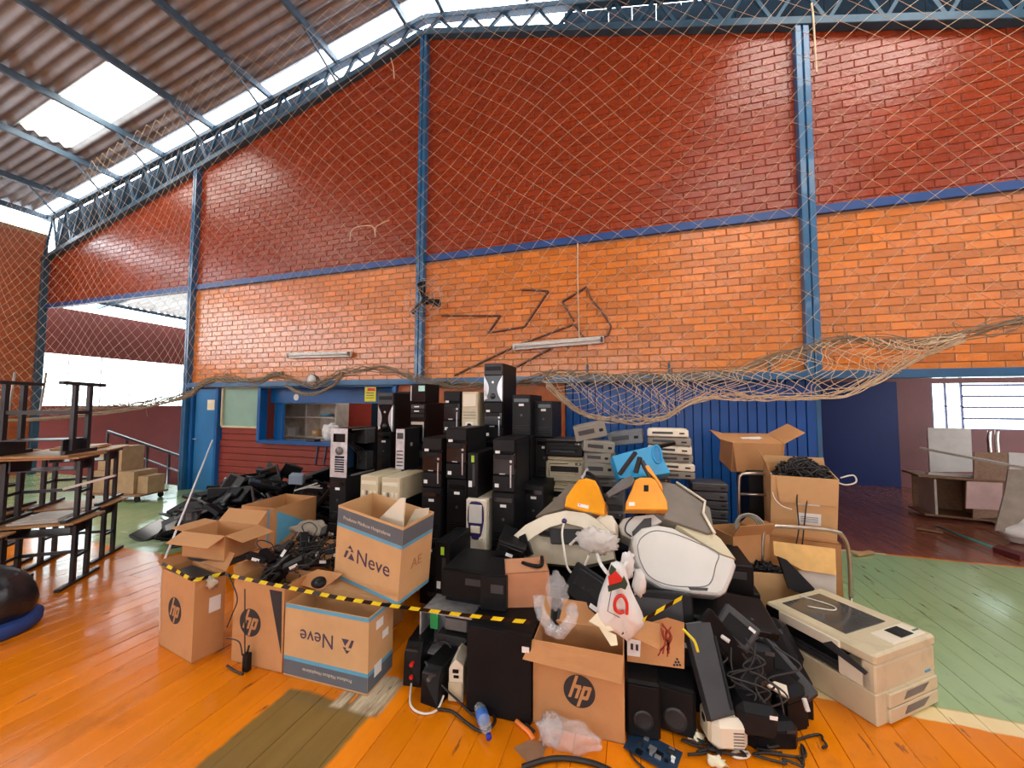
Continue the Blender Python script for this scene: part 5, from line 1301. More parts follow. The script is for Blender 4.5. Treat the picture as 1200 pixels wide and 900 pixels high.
# dark device bits between box O and carrier bag
for k, (x_, y_, Y_, ww, hh, ro, lab, m_) in enumerate(((640, 700, 2.5, .22, .16, (-.3, .1, .5), 'dark grey telephone part beside the small reddish box', M_dgrey), (690, 690, 2.45, .26, .2, (-.5, .35, -.3), 'black flip-up telephone base in the middle of the pile', M_black), (668, 722, 2.4, .25, .18, (-.4, .2, .4), 'black device partly wrapped in clear bag', M_black), (700, 705, 2.5, .3, .22, (-.6, -.2, .1), 'black card terminal with a pale label', M_black), (770, 725, 2.5, .4, .3, (-.3, 0, .1), 'black monitor back below the white oval machine', M_black))):
    t = thing('black_device', lab, 'device', P(x_, y_, Y_), ro)
    b = MB(); b.box((0, 0, 0), (ww, .07, hh), .01); b.build('casing', m_, t)
    b = MB(); b.box((0, -.037, hh*.12), (ww*.7, .006, hh*.5), .003); b.build('screen', M_screen if k % 2 else M_dgrey, t)
    b = MB(); b.box((ww*.3, -.037, -hh*.35), (ww*.2, .006, hh*.12), .002); b.build('label', M_label, t)
# papers by the bag
for (poly, m_, lab) in (([(690, 728), (702, 716), (723, 726), (727, 738), (712, 740)], M_paper, 'cream paper piece under the carrier bag'), ([(702, 735), (722, 744), (724, 756), (716, 757)], M_paper, 'curled cream paper corner over the front logo box'), ([(690, 730), (703, 713), (709, 722), (700, 734)], mat('grey_paper', S(165, 160, 140), .7), 'grey paper piece left of the carrier bag')):
    p0 = P(poly[0][0], poly[0][1], 2.08); nn = Vector((0, -.85, .5)).normalized()
    b = MB(); b.prism([PL(x, y, p0, nn) for x, y in poly], -nn*.003); tag(b.build('paper_scrap', m_), lab, 'paper')
# carrier bag
cbg = thing('carrier_bag', 'white carrier bag with red and green print hanging on the pile', 'bag', (0, 0, 0))
c0 = P(726, 702, 2.12); hb = .19
prof = [(-.35, .95), (.0, 1.0), (.25, .85), (.5, .3), (.95, -.25), (1.0, -.62), (.6, -.9), (.35, -1.05), (-.1, -.9), (-.7, -.72), (-1.0, -.5), (-.9, .0), (-.6, .5)]
def bagpt(a, c_): return Vector((c0.x+.115*a, c0.y, c0.z+hb*c_))
ring = spline([bagpt(a, c_) for a, c_ in prof]+[bagpt(*prof[0])], 3)[:-1]
cen = sum(ring, Vector())/len(ring); b = MB(); rings = []
for f, dy in ((.25, -.075), (.6, -.065), (.88, -.04), (1, 0), (.88, .04), (.3, .07)):
    rings.append([cen+(p-cen)*f+Vector((0, dy+.006*math.sin(9*p.x*20+p.z*50), 0)) for p in ring])
nn = len(ring); vs = [p for r_ in rings for p in r_]; fs = [(i*nn+k, i*nn+(k+1) % nn, (i+1)*nn+(k+1) % nn, (i+1)*nn+k) for i in range(5) for k in range(nn)]+[list(range(nn))[::-1], [5*nn+k for k in range(nn)]]
b.add(vs, fs, 0, None, True); b.build('bag_body', M_wbag, cbg)
for (a0, b0) in (((700, 650), (712, 672)), ((742, 650), (726, 675))):
    b = MB(); b.tube(spline([P(a0[0], a0[1], 2.3), P((a0[0]+b0[0])/2-2, (a0[1]+b0[1])/2, 2.2), P(*b0, 2.12)]), .01, 7); b.build('handle', M_wbag, cbg)
def print_on(pts, m, nme, par, Y=2.026):
    b = MB(); b.prism([P(x, y, Y) for x, y in pts], (0, .012, 0)); return b.build(nme, m, par)
print_on([Z4(*q) for q in ((530, 385), (565, 358), (598, 395), (592, 408), (535, 424))], M_red, 'red_print', cbg)
print_on([Z4(*q) for q in ((534, 360), (545, 330), (568, 352), (540, 380))], M_dgreen, 'green_print', cbg)
print_on([Z4(*q) for q in ((528, 430), (592, 412), (604, 382), (622, 420), (612, 445), (590, 436), (532, 455))], M_dgreen, 'green_print', cbg)
b = MB(); cen2 = Z4(588, 515); b.tube(spline([P(cen2[0]+q[0], cen2[1]+q[1], 2.022) for q in ((7.5, 11), (7.5, -2), (3, -10), (-3, -9.5), (-6.5, -3), (-6, 5), (-1, 9), (4, 8))], 5), .0085, 6); b.build('red_letter', M_red, cbg)
b = MB(); b.tube([P(*Z4(*q), 2.026) for q in ((545, 450), (528, 545), (585, 575))], .002, 4); b.build('print_outline', M_ink, cbg)
for k, (dx, dy) in enumerate(((0, 0), (14, 20))):
    blob('bag_knot', P(735+dx, 662+dy, 2.25), (.035, .03, .07), M_wbag, 30+k, .3, 10, ['knotted white bag handle above the carrier bag', 'loose white bag loop right of the carrier bag'][k], 'bag', None, 4)
blob('crumpled_bag', P(700, 634, 2.6), (.13, .06, .075), mat('translucent_white_bag', S(226, 222, 216), .3, alpha=.6, bump=.012, bscale=25), 40, .3, 16, 'crumpled translucent white bag on the cream machine', 'bag', None, 5)

# ---- right front jumble: speakers, panels, cream part
SPK = speaker_tpl(.17, .18, .28); SPK2 = speaker_tpl(.2, .2, .24)
g_ = F(753, 868); tpl_inst(SPK, 'tall black speaker standing right beside the front logo box', 'speaker', (g_.x, g_.y+.1, 0), .05)
g_ = F(795, 866); tpl_inst(SPK2, 'squat black speaker right of the tall black one', 'speaker', (g_.x, g_.y+.12, 0), -.12)
tower('plain', P(778, 800, 2.45).x, 2.62, 0, 'black computer case behind the two speakers', .34, .34, .42, .02)
lp = thing('long_plastic_cover', 'long dark grey plastic panel sloping down to the cream part', 'panel', (0, 0, 0))
np_ = Vector((.35, -.75, .55)).normalized(); p0 = P(835, 790, 2.28)
b = MB(); b.prism([PL(x, y, p0, np_) for x, y in ((803, 730), (832, 726), (845, 780), (862, 838), (834, 846), (815, 775))], -np_*.05, .008); b.build('panel', M_dgrey, lp)
b = MB(); b.bar(PL(838, 745, p0+np_*.003, np_), PL(858, 832, p0+np_*.003, np_), .012, .008); b.build('edge_rib', M_black, lp)
g_ = F(852, 886); cpn = thing('cream_speaker', 'rounded cream speaker with side vents lying on the floor', 'speaker', (g_.x, g_.y+.08, 0), .25)
b = MB(); b.box((0, 0, .095), (.19, .16, .17), .035); b.build('casing', M_beige, cpn)
b = MB(); b.box((-.0, -.02, .095), (.17, .15, .15), .03); b.build('front_shell', M_cream, cpn)
for k in range(6):
    b = MB(); b.box((.03, -.0955, .05+.014*k), (.05, .004, .005)); b.build('vent', M_grey, cpn)
b = MB(); b.cyl((-.097, .0, .12), (-.09, .0, .12), .02, 12); b.build('dark_hole', M_black, cpn)
b = MB(); b.tube([F(868+10*math.cos(a*PI/8), 884+4*math.sin(a*PI/8), .01) for a in range(16)], .007, 6, 0, True); tag(b.build('white_ring', M_wcable), 'white cable ring beside the cream speaker', 'cable')
rq = random.Random(33)
def slab(lab, px_, py_, Y_, size, ro, m_=None, name='black_printer_part', label_=False):
    t = thing(name, lab, 'part', P(px_, py_, Y_), ro)
    b = MB(); b.box((0, 0, 0), size, min(size)*.2); b.build('casing', m_ or M_black, t)
    b = MB(); b.box((0, -size[1]/2-.001, 0), (size[0]*.7, .006, size[2]*.55), .002); b.build('recess', M_black2, t)
    b = MB(); b.box((size[0]*.3, -size[1]/2-.003, size[2]*.3), (size[0]*.18, .004, size[2]*.1)); b.build('label', M_label if label_ else M_dgrey, t)
    return t
slab('square dark grey cover with a white corner piece in the right heap', 862, 736, 2.55, (.2, .05, .16), (-.5, .6, -.2), M_dgrey, label_=True)
slab('black printer shell behind the long dark panel', 870, 770, 2.6, (.3, .2, .2), (-.3, .2, .3))
slab('long black cover sloping down beside the large printer', 905, 775, 2.62, (.16, .06, .42), (-.5, -.7, .2), M_dgrey)
slab('black box-shaped part in the middle of the right heap', 868, 800, 2.45, (.24, .2, .2), (.1, -.3, .4))
slab('black part with a small pale plug in the right heap', 880, 835, 2.3, (.2, .16, .16), (0, .1, .2), label_=True)
slab('tall black part at the right end of the right heap', 915, 820, 2.55, (.18, .2, .28), (.1, -.15, .5))
slab('wide dark part between heap and large printer', 890, 760, 2.85, (.4, .16, .25), (-.3, -.4, .1))
slab('low black block behind the cream speaker', 895, 850, 2.4, (.26, .18, .14), (0, 0, .3))
slab('dark block under the dotted cardboard panel', 820, 800, 2.55, (.26, .2, .34), (0, .1, 0))
slab('black base block deep in the right heap', 880, 850, 2.75, (.6, .4, .3), (0, 0, .2))
slab('black block deep behind the long dark panel', 840, 790, 2.75, (.5, .3, .5), (0, 0, .1))
slab('flat black lid under the white oval machine', 850, 715, 2.75, (.5, .3, .06), (.2, .1, .1))
slab('black keyboard-like part leaning in the right heap', 850, 755, 2.45, (.36, .04, .12), (-.4, .9, .1))
nc = Vector((.2, -.7, .7)).normalized(); p0 = P(912, 805, 2.38)
b = MB(); b.prism([PL(x, y, p0, nc) for x, y in ((899, 803), (908, 798), (922, 803), (925, 818), (914, 812))], -nc*.02, .004); tag(b.build('cream_plastic_piece', M_cream), 'cream plastic piece on the tall black part', 'part')
for (a, c_, lab) in (((942, 818), (947, 834), 'small white plug hanging by the large printer'), ((866, 817), (873, 823), 'small white connector on the black part'), ((845, 745), (855, 752), 'white corner bracket on the square cover')):
    b = MB(); b.bar(P(*a, 2.4), P(*c_, 2.38), .022, .015, 0, .003); tag(b.build('white_connector', M_white), lab, 'connector')
for k in range(9):
    x0 = 850+rq.uniform(-10, 60); pts = [P(x0+rq.uniform(-10, 10), 745+rq.uniform(0, 30), 2.4)]
    for j in range(4): pts.append(P(x0+rq.uniform(-25, 35), 780+j*18+rq.uniform(-8, 8), 2.35-.03*j))
    b = MB(); b.tube(spline(pts, 6), .005, 5); tag(b.build('loose_cable', M_cable), 'loose black lead hanging in the right heap', 'cable', 'loose leads in the right heap')
for k in range(7):
    cx, cy = 880+rq.uniform(-60, 60), 878+rq.uniform(-10, 12); pts = [F(cx+rq.uniform(-35, 35), cy+rq.uniform(-12, 12), .01+.01*rq.random()) for _ in range(6)]
    b = MB(); b.tube(spline(pts, 6), .006, 6); tag(b.build('loose_cable', M_cable), 'black lead curling on the floor before the right heap', 'cable', 'leads on the floor before the right heap')
# circuit board at bottom
nb_ = Vector((0, -.12, 1)).normalized(); g_ = F(765, 882)
cbd = thing('circuit_board', 'dark blue circuit board lying on the floor at the bottom edge', 'circuit board', (g_.x, g_.y, .012), -.35)
b = MB(); b.box((0, 0, 0), (.24, .15, .004)); b.build('board', M_navy, cbd)
for k in range(16):
    b = MB(); w_ = rq.uniform(.01, .035); b.box((rq.uniform(-.1, .1), rq.uniform(-.06, .06), .006), (w_, w_*.8, .008), .001); b.build('component', rq.choice((M_black, M_dgrey, M_silver, M_label)), cbd)
for (x_, y_, s_) in ((840, 893, .025), (815, 862, .025), (935, 780, .03)):
    blob('plastic_scrap', F(x_, y_, .02), (s_*1.6, s_, .02), M_paper, int(x_), .6, 8, {840: 'cream crumpled scrap below the cream speaker', 815: 'small crumpled scrap above the circuit board', 935: 'small scrap beside the large printer'}[x_], 'scrap', .002, 4)
# red wires on dotted cardboard
b = MB(); rn = random.Random(3)
for k in range(8):
    b.tube(spline([P(775+rn.uniform(-4, 12), 735+rn.uniform(-5, 5)+j*10, 2.2) for j in range(4)], 4), .004, 5)
tag(b.build('wire_bundle', mat('brown_red_wire', S(150, 60, 44), .5)), 'bundle of thin red-brown wires hanging over the dotted panel', 'wires', kind='stuff')
b = MB(); b.tube(spline([P(800, 737, 2.2), P(808, 745, 2.18), P(814, 752, 2.16), P(818, 764, 2.15)]), .007, 6); tag(b.build('yellow_wire', M_yellow), 'short yellow wire over the long dark panel', 'wire')

# ---- hazard tape
def ribbon(label, pts, wd=.05, seg=.075, n=None):
    t = thing('hazard_tape', label, 'tape', (0, 0, 0)); path = spline(pts, 14)
    cum = [0]
    for a, c_ in zip(path, path[1:]): cum.append(cum[-1]+(c_-a).length)
    def at(s_):
        for i in range(len(cum)-1):
            if cum[i+1] >= s_: f = (s_-cum[i])/max(1e-6, cum[i+1]-cum[i]); return path[i].lerp(path[i+1], f)
        return path[-1]
    L = cum[-1]; k = 0; s_ = 0
    while s_ < L:
        e = min(L, s_+seg); b = MB(); vs = []; N = 4
        for i in range(N+1):
            p = at(s_+(e-s_)*i/N); sl = .018
            tw = .25*math.sin(3*(s_+(e-s_)*i/N))
            u = Vector((0, math.sin(tw)*.6, math.cos(tw)))*wd/2; q2 = at(min(L, s_+(e-s_)*i/N+sl)); q1 = p
            vs += [q1-u, q2+u, q1-u+Vector((0, .0012, 0)), q2+u+Vector((0, .0012, 0))]
        fs = []
        for i in range(N):
            a = i*4; fs += [(a, a+4, a+5, a+1), (a+2, a+3, a+7, a+6), (a+1, a+5, a+7, a+3), (a, a+2, a+6, a+4)]
        fs += [(0, 1, 3, 2), (N*4, N*4+2, N*4+3, N*4+1)]
        b.add(vs, fs); b.build('yellow_stripe' if k % 2 else 'black_stripe', M_yellow if k % 2 else M_gloss, t)
        s_ = e; k += 1
ribbon('yellow and black hazard tape strung across the front boxes', [P(263, 673, 1.93), P(300, 681, 1.93), P(345, 690, 1.94), P(400, 701, 1.94), P(460, 710, 1.96), P(530, 719, 2.0), P(590, 726, 2.03), P(622, 729, 2.07)], .022, .06)
ribbon('yellow and black hazard tape wrapped round the tall logo box', [P(189, 660, 1.86), P(205, 668, 1.86), P(226, 679, 1.84), P(245, 676, 1.93), P(264, 672, 2.0)], .024, .05)
ribbon('yellow and black hazard tape rising from the carrier bag', [P(728, 742, 2.05), P(752, 728, 2.1), P(775, 714, 2.2), P(800, 700, 2.32)], .02, .07)
b = MB(); b.bar(P(545, 683, 2.4), P(553, 675, 2.42), .03, .004); tag(b.build('yellow_tape_scrap', M_yellow), 'short yellow tape scrap below the cream tower', 'tape')
rd = thing('white_rod', 'thin white rod leaning over the left heap with a trailing cord', 'rod', (0, 0, 0))
b = MB(); b.tube([P(190, 663, 2.05), P(249, 516, 3.5)], .008, 8); b.build('rod', M_pole, rd)
b = MB(); b.tube(spline([P(190, 663, 2.05), P(188, 700, 1.95), P(187, 740, 1.92)]), .003, 5); b.build('cord', M_wcable, rd)
blob('torn_paper', P(248, 683, 1.93), (.05, .02, .035), M_tape, 55, .6, 8, 'torn pale tape on the corner of the tall logo box', 'tape', None, 4)

# ================================================================== left: stacked school desks, chairs, bag
def desk_tpl():
    t = TB('school_desk'); w, d, h = .62, .46, .72
    b = MB(); b.box((0, 0, h-.011), (w, d, .022), .004); t.part('desk_top', b, M_wood)
    for s_ in (-1, 1):
        x = s_*(w/2-.06)
        for y in (-.08, .1):
            b = MB(); b.box((x, y, h/2), (.028, .045, h-.05)); t.part('leg', b, M_frame)
        b = MB(); b.box((x, 0, .0175), (.045, d+.08, .035), .005); t.part('foot', b, M_frame)
        b = MB(); b.box((x, 0, h-.04), (.035, d-.06, .035), .003); t.part('top_rail', b, M_frame)
        b = MB(); b.box((x, .01, .3), (.02, .16, .03)); t.part('side_rail', b, M_frame)
    b = MB(); b.box((0, .1, .3), (w-.12, .02, .035)); t.part('cross_bar', b, M_frame)
    b = MB(); b.box((0, .04, h-.16), (w-.16, .26, .012)); t.part('book_shelf', b, M_frame)
    for s_ in (-1, 1):
        b = MB(); b.box((s_*(w/2-.09), .04, h-.09), (.012, .26, .13)); t.part('shelf_side', b, M_frame)
    return t.done()
DESK = desk_tpl()
def desk(x, y, z, rz, lab, inv=False, sc=1):
    o = tpl_inst(DESK, lab, 'desk', (x, y, z+(.72*sc if inv else 0)), (PI if inv else 0, 0, rz)); o.scale = (1, 1, sc); return o
def dpos(i, j): return Vector((-5.10, 2.28, 0))+Vector((-.69, .72, 0)).normalized()*i+Vector((-.72, -.69, 0)).normalized()*j
def dk(i, j, z, lab, inv=False, dr=0, sc=.83):   # i: along the row away from the viewer, j: sideways
    p = dpos(i, j); return desk(p.x, p.y, z, math.radians(37)+dr, lab, inv, sc)
dk(.10, .20, 0, 'black-framed school desk on the floor at the right foot of the desk stack')
dk(.12, .22, .60, 'upright school desk resting on the right-hand floor desk', False, .06)
dk(.10, .24, 1.20, 'upside-down school desk with its feet up, on top of the right-hand stack', True, -.05, .98)
dk(.05, .92, 0, 'black-framed school desk on the floor nearer the left edge')
dk(.05, .94, .60, 'upright school desk on the left-hand floor desk', False, -.08)
dk(.80, .26, 0, 'school desk on the floor behind the right-hand stack')
dk(.82, .28, .60, 'upright school desk on the rear floor desk', False, .1)
dk(.76, .98, 0, 'school desk on the floor at the rear left of the stack')
dk(.78, 1.0, .60, 'upright school desk on the rear left desk', False, -.1)
dk(-.45, .56, 0, 'school desk cut off by the left edge above the dark sack', False, .05)
for k, (i, j, z, m_, lab) in enumerate(((-.42, .55, .612, M_wood, 'tan board lying on the desk at the left edge'), (.12, .2, .612, M_melam, 'pale board lying between the feet in the right-hand desk stack'), (.06, .93, .612, M_wood, 'tan board lying between the feet in the left-hand desk stack'), (.82, .28, 1.212, M_wood, 'tan board lying on the rear desk stack'))):
    p = dpos(i, j); b = MB(); b.box((0, 0, 0), (.34, .42, .02), .004); b.box((.0, .0, .016), (.3, .36, .012), .003); tag(b.build('loose_desktop', m_, None, (p.x, p.y, z), (0, 0, math.radians(37)+.05*k)), lab, 'board')
for k, (i, j, z, lab) in enumerate(((.02, .90, 1.212, 'lowest of three loose tan desk boards on the left-hand stack'), (-.02, .86, 1.236, 'middle of three loose tan desk boards on the left-hand stack'), (.0, .9, 1.26, 'uppermost of three loose tan desk boards, under the chairs'))):
    p = dpos(i, j)
    b = MB(); b.box((0, 0, 0), (.74, .5, .022), .004); tag(b.build('loose_desktop', M_wood, None, (p.x, p.y, z), (0, 0, math.radians(37)+.12*k-.1)), lab, 'board')
b = MB(); b.bar(P(75, 573, 2.1), P(135, 557, 2.3), .03, .02); tag(b.build('loose_bar', M_melam), 'loose pale metal bar across the right-hand desks', 'bar')
def chair_tpl():
    t = TB('school_chair')
    b = MB(); b.box((0, 0, .44), (.38, .38, .02), .006); t.part('seat', b, M_dgrey)
    b = MB(); b.grid(lambda u, v: (.19*(2*u-1), .2-.03*math.sin(PI*u)+.03*(v), .62+.18*v), 6, 3); b.grid(lambda u, v: (.19*(1-2*u), .21-.03*math.sin(PI*u)+.03*(v), .62+.18*v), 6, 3); t.part('backrest', b, M_dgrey)
    for sx in (-1, 1):
        b = MB(); b.tube([(sx*.17, -.2, 0), (sx*.165, -.17, .43), (sx*.165, .15, .43)], .011, 6); t.part('front_leg', b, M_chrome)
        b = MB(); b.tube([(sx*.17, .24, 0), (sx*.165, .17, .44), (sx*.165, .24, .8)], .011, 6); t.part('rear_leg', b, M_chrome)
    b = MB(); b.tube([(-.17, .1, .2), (.17, .1, .2)], .009, 6); t.part('stretcher', b, M_chrome)
    return t.done()
CH = chair_tpl()
for k, (i, j, z, ro, lab) in enumerate(((.0, .86, 1.272, (0, 0, .6), 'dark school chair standing on the loose desk boards'), (.1, 1.36, 1.272, (0, 0, 2.4), 'second dark school chair on the boards at the left edge'), (.62, .8, 2.03, (PI, 0, .3), 'upside-down dark school chair with its legs in the air'))):
    p = dpos(i, j); tpl_inst(CH, lab, 'chair', (p.x, p.y, z), ro)
# bag of dark cloth at left edge
sack = blob('dark_sack', (-4.55, 1.62, .23), (.24, .24, .26), M_bag, 61, .22, 18, 'dark plastic sack slumped on the floor at the left edge', 'bag', .01, 2)
b = MB(); b.lathe([(.235, .0), (.265, .03), (.27, .09), (.25, .11)], 22, 0, Matrix.Translation((-4.55, 1.62, .0))); b.build('base_cloth', M_bagb, sack)['label'] = 'blue cloth band round the bottom'
b = MB(); b.box((-4.58, 1.42, .39), (.12, .02, .04), .008, 0, None, (0, .2, .2)); tag(b.build('orange_strip', M_orangep), 'orange plastic strip on the dark sack', 'strip')
# cartons beyond the desks
g_ = F(140, 586)
dly = thing('platform_dolly', 'low dolly carrying the brown boxes behind the desks', 'dolly', (g_.x, g_.y+.1, 0), .2)
b = MB(); b.box((0, 0, .12), (1.1, .5, .03), .004); b.build('platform', M_chip, dly)
for sx in (-1, 1):
    for sy in (-1, 1):
        b = MB(); b.cyl((sx*.45, sy*.2-.015, .05), (sx*.45, sy*.2+.015, .05), .05, 14); b.box((sx*.45, sy*.2, .1), (.05, .05, .03)); b.build('wheel', M_black, dly)
carton('larger brown box on the dolly behind the desks', (g_.x-.05, g_.y+.1, .136), .2, .8, .4, .38, mat('dull_cardboard', S(170, 140, 104), .8), closed=True)
carton('small brown box at the right end of the dolly', (g_.x+.46, g_.y+.2, .136), .2, .2, .3, .3, MATS['dull_cardboard'], closed=True)
carton('brown box standing on the larger box of the dolly', (g_.x-.2, g_.y+.1, .517), .15, .5, .36, .42, MATS['dull_cardboard'], closed=True)

# ================================================================== right room clutter
M_pale = M_melam
cabn = thing('broken_cabinet', 'broken low cabinet with open bays in the right-hand room', 'cabinet', (0, 0, 0))
def pbox(par, nme, m, c, s_, ro=None): b = MB(); b.box((0, 0, 0), s_, .003, 0, None, ro); return b.build(nme, m, par, c)
k0 = F(1110, 598); kx, ky = 4.55, 7.4
pbox(cabn, 'top_board', M_chip, (5.15, 7.75, .62), (1.9, .55, .03), (0, .02, -.15))
pbox(cabn, 'bottom_board', M_chip, (5.15, 7.75, .06), (1.8, .55, .03), (0, 0, -.15))
for k in range(4): pbox(cabn, 'upright', M_chip if k % 2 else M_pale, (4.4+.5*k, 7.86-.075*k, .33), (.03, .5, .54), (0, 0, -.15))
pbox(cabn, 'back_panel', M_chip, (5.2, 8.0, .33), (1.7, .02, .54), (0, 0, -.15))
def board(label, pts, Y, th, m, name='board'):
    n_ = Vector((0, -1, .15)).normalized(); p0 = P(*pts[0], Y); b = MB(); b.prism([PL(x, y, p0, n_) for x, y in pts], -n_*th, .002); return tag(b.build(name, m), label, 'board')
board('pale white board leaning behind the broken cabinet', [(1087, 501), (1138, 502), (1140, 553), (1090, 553)], 8.15, .03, M_pale)
board('pink melamine board at the front of the broken cabinet', [(1133, 564), (1175, 566), (1174, 598), (1132, 596)], 7.35, .02, M_pink)
board('brown board leaning at the right of the broken cabinet', [(1142, 530), (1182, 530), (1182, 606), (1140, 608)], 7.6, .02, M_chip)
board('tall grey board leaning at the right edge of the room', [(1182, 550), (1215, 550), (1215, 627), (1166, 622), (1178, 575)], 6.6, .02, mat('grey_board_paint', S(150, 138, 126), .6))
board('white board piece at the right edge above the grey board', [(1182, 530), (1215, 532), (1215, 612), (1186, 611)], 7.0, .02, M_white)
b = MB(); b.bar(P(1078, 525, 7.3), P(1215, 551, 6.4), .05, .03); tag(b.build('long_batten', M_pale), 'long pale batten lying across the broken cabinet', 'batten')
b = MB(); b.bar((4.35, 7.75, .668), (5.3, 7.6, .665), .06, .04); tag(b.build('crumpled_strip', M_white), 'white strip lying on the broken cabinet top', 'strip')
b = MB()
for k in range(2):
    b = MB(); b.tube(spline([Vector((P(1160+9*k, 528, 9.4).x, 9.4, 0)), P(1160+9*k, 528, 9.4), P(1159+9*k, 515, 9.4), P(1160+9*k, 505, 9.4)]), .03, 8); tag(b.build('chair_leg_tube', M_chrome), ['left', 'right'][k]+' pale curved chair tube standing under the louvred window', 'tube')
blob('white_sack', F(1195, 640)+Vector((.15, .1, .16)), (.26, .18, .17), M_wbag, 71, .25, 14, 'white plastic sack on the floor at the right edge', 'bag', .005, 2)
br = thing('broom', 'broom with teal handle and maroon head lying on the floor', 'broom', (0, 0, 0))
b = MB(); b.tube([F(1098, 617, .05), F(1165, 642, .05)], .015, 8); b.build('handle', M_teal, br)
b = MB(); b.prism([F(1163, 641, .06), F(1195, 651, .06), F(1200, 648, .06), F(1168, 638, .06)], (0, 0, -.055)); b.build('bristle_head', M_maroon, br)
for (x0, y0, x1, y1, lab, m_) in ((1074, 619, 1105, 624, 'small tan board scrap at the end of the broom handle', M_chip), (1150, 603, 1168, 612, 'thin pale lath on the room floor', M_pale), (1105, 600, 1125, 604, 'short brown stick on the room floor', M_chip), (1002, 650, 1022, 647, 'short tan stick at the edge of the green floor', M_wood)):
    b = MB(); b.bar(F(x0, y0, .02), F(x1, y1, .02), .06, .025, 0, .004); tag(b.build('wood_scrap', m_), lab, 'scrap')
blob('paper_ball', F(1107, 596, .05), (.05, .05, .05), M_white, 77, .4, 8, 'white crumpled paper ball on the room floor', 'paper', .002)

# ================================================================== kitchen shelf contents
sh = thing('cubby_shelf', 'white open cubby shelf behind the serving hatch', 'shelf', (0, 0, 0))
sx0, sx1, sy = P(322, 490, 6.3).x, P(393, 490, 6.3).x, 6.3
zt, zm_, zb_ = P(350, 473, sy).z, P(350, 489, sy).z, P(350, 512, sy).z
M_shelf = mat('cream_shelf_board', S(214, 206, 190), .5)
for z in (zt, zm_, zb_): pbox(sh, 'shelf_board', M_shelf, ((sx0+sx1)/2, sy+.18, z), (sx1-sx0, .36, .035))
pbox(sh, 'base', M_shelf, ((sx0+sx1)/2, sy+.18, zb_/2-.02), (sx1-sx0, .36, zb_-.03))
for f in (0, .53, 1): pbox(sh, 'upright', M_shelf, (sx0+(sx1-sx0)*f, sy+.18, (zt+zb_)/2), (.035, .36, zt-zb_))
pbox(sh, 'back_board', M_shelf, ((sx0+sx1)/2, sy+.37, (zt+zb_)/2), (sx1-sx0, .015, zt-zb_))
def on_shelf(x, z): q = P(x, 500, sy+.1); return Vector((q.x, sy+.12, z+.018))
g_ = on_shelf(328, zb_); t = thing('water_bottle', 'clear bottle standing in the left cubby', 'bottle', g_)
b = MB(); b.lathe([(.045, 0), (.05, .02), (.05, .2), (.02, .27), (.02, .29)], 16); b.build('body', M_bottle, t); b = MB(); b.lathe([(.022, .285), (.022, .31)], 12); b.build('cap', M_bluep, t); b = MB(); b.lathe([(.0505, .03), (.051, .09)], 16); b.build('blue_label', M_bluep, t)
g_ = on_shelf(343, zb_); t = thing('white_container', 'white square container in the left cubby', 'container', g_, .2)
b = MB(); b.box((0, 0, .08), (.18, .15, .16), .01); b.build('tub', M_white, t); b = MB(); b.box((0, 0, .165), (.19, .16, .02), .005); b.build('lid', M_white, t)
g_ = on_shelf(370, zb_); t = thing('tan_box', 'small tan box in the right lower cubby', 'box', g_, .1)  # plain tan cardboard box
b = MB(); b.box((0, 0, .07), (.15, .12, .14), .005); b.build('box', M_card2, t); b = MB(); b.box((0, -.061, .08), (.08, .003, .06)); b.build('label', M_paper, t)
g_ = on_shelf(381, zm_); t = thing('blue_bowl', 'pale blue bowl on the upper right cubby board', 'bowl', g_)
b = MB(); b.lathe([(.05, 0), (.11, .03), (.12, .06), (.11, .06), (.05, .01)], 18); b.build('bowl', mat('pale_blue_ceramic', S(120, 190, 225), .3), t); b = MB(); b.lathe([(.05, -.002), (.05, .006)], 14); b.build('foot_ring', M_white, t)
blob('white_bag', P(388, 510, 5.62)+Vector((0, 0, .05)), (.16, .1, .14), M_wbag, 81, .4, 12, 'white plastic bag lying on the hatch sill', 'bag', 1.036, 3)
b = MB(); b.box((P(368, 517, 5.6).x, 5.58, 1.06), (.2, .14, .05), .006); tag(b.build('grey_tray', M_dgrey), 'dark grey tray on the hatch sill', 'tray')

# ================================================================== things on the wall
def batten(label, a, c_):
    a = P(*a, WY-.06); c_ = P(*c_, WY-.06); t = thing('fluorescent_fixture', label, 'light fixture', (0, 0, 0))
    b = MB(); b.bar(a, c_, .05, .1, 0, .006); b.build('housing', M_conduit, t)
    d = (c_-a).normalized()
    for q, s_ in ((a, 1), (c_, -1)): b = MB(); b.box(q+d*(.03*s_)+Vector((0, -.04, 0)), (.03, .05, .07), .004); b.build('lamp_holder', M_terracotta if s_ < 0 else M_conduit, t)
    b = MB(); b.tube([a+d*.05+Vector((0, -.045, 0)), c_-d*.05+Vector((0, -.045, 0))], .013, 8); b.build('tube', M_white, t)
batten('unlit tube fixture on the wall above the serving hatch', (337, 417), (412, 415))
batten('tilted unlit tube fixture hanging below the wall outline', (601, 407), (708, 398))
ck = thing('wall_spotlight', 'round white floodlight bracketed above the hatch', 'lamp', P(365, 446, WY-.35))
b = MB(); b.lathe([(.05, .12), (.09, .09), (.11, .02), (.112, 0), (.1, -.005)], 20, 0, Matrix.Rotation(PI/2, 4, 'X') @ Matrix.Rotation(PI, 4, 'Y')); b.build('shade', M_dgrey, ck)
b = MB(); b.lathe([(.1, -.004), (.098, .006), (.05, .02), (.001, .024)], 20, 0, Matrix.Rotation(PI/2, 4, 'X')); b.build('glass_face', M_white, ck)
b = MB(); b.tube([(.05, .1, -.02), (.1, .3, -.06)], .012, 8); b.build('bracket', M_truss, ck)
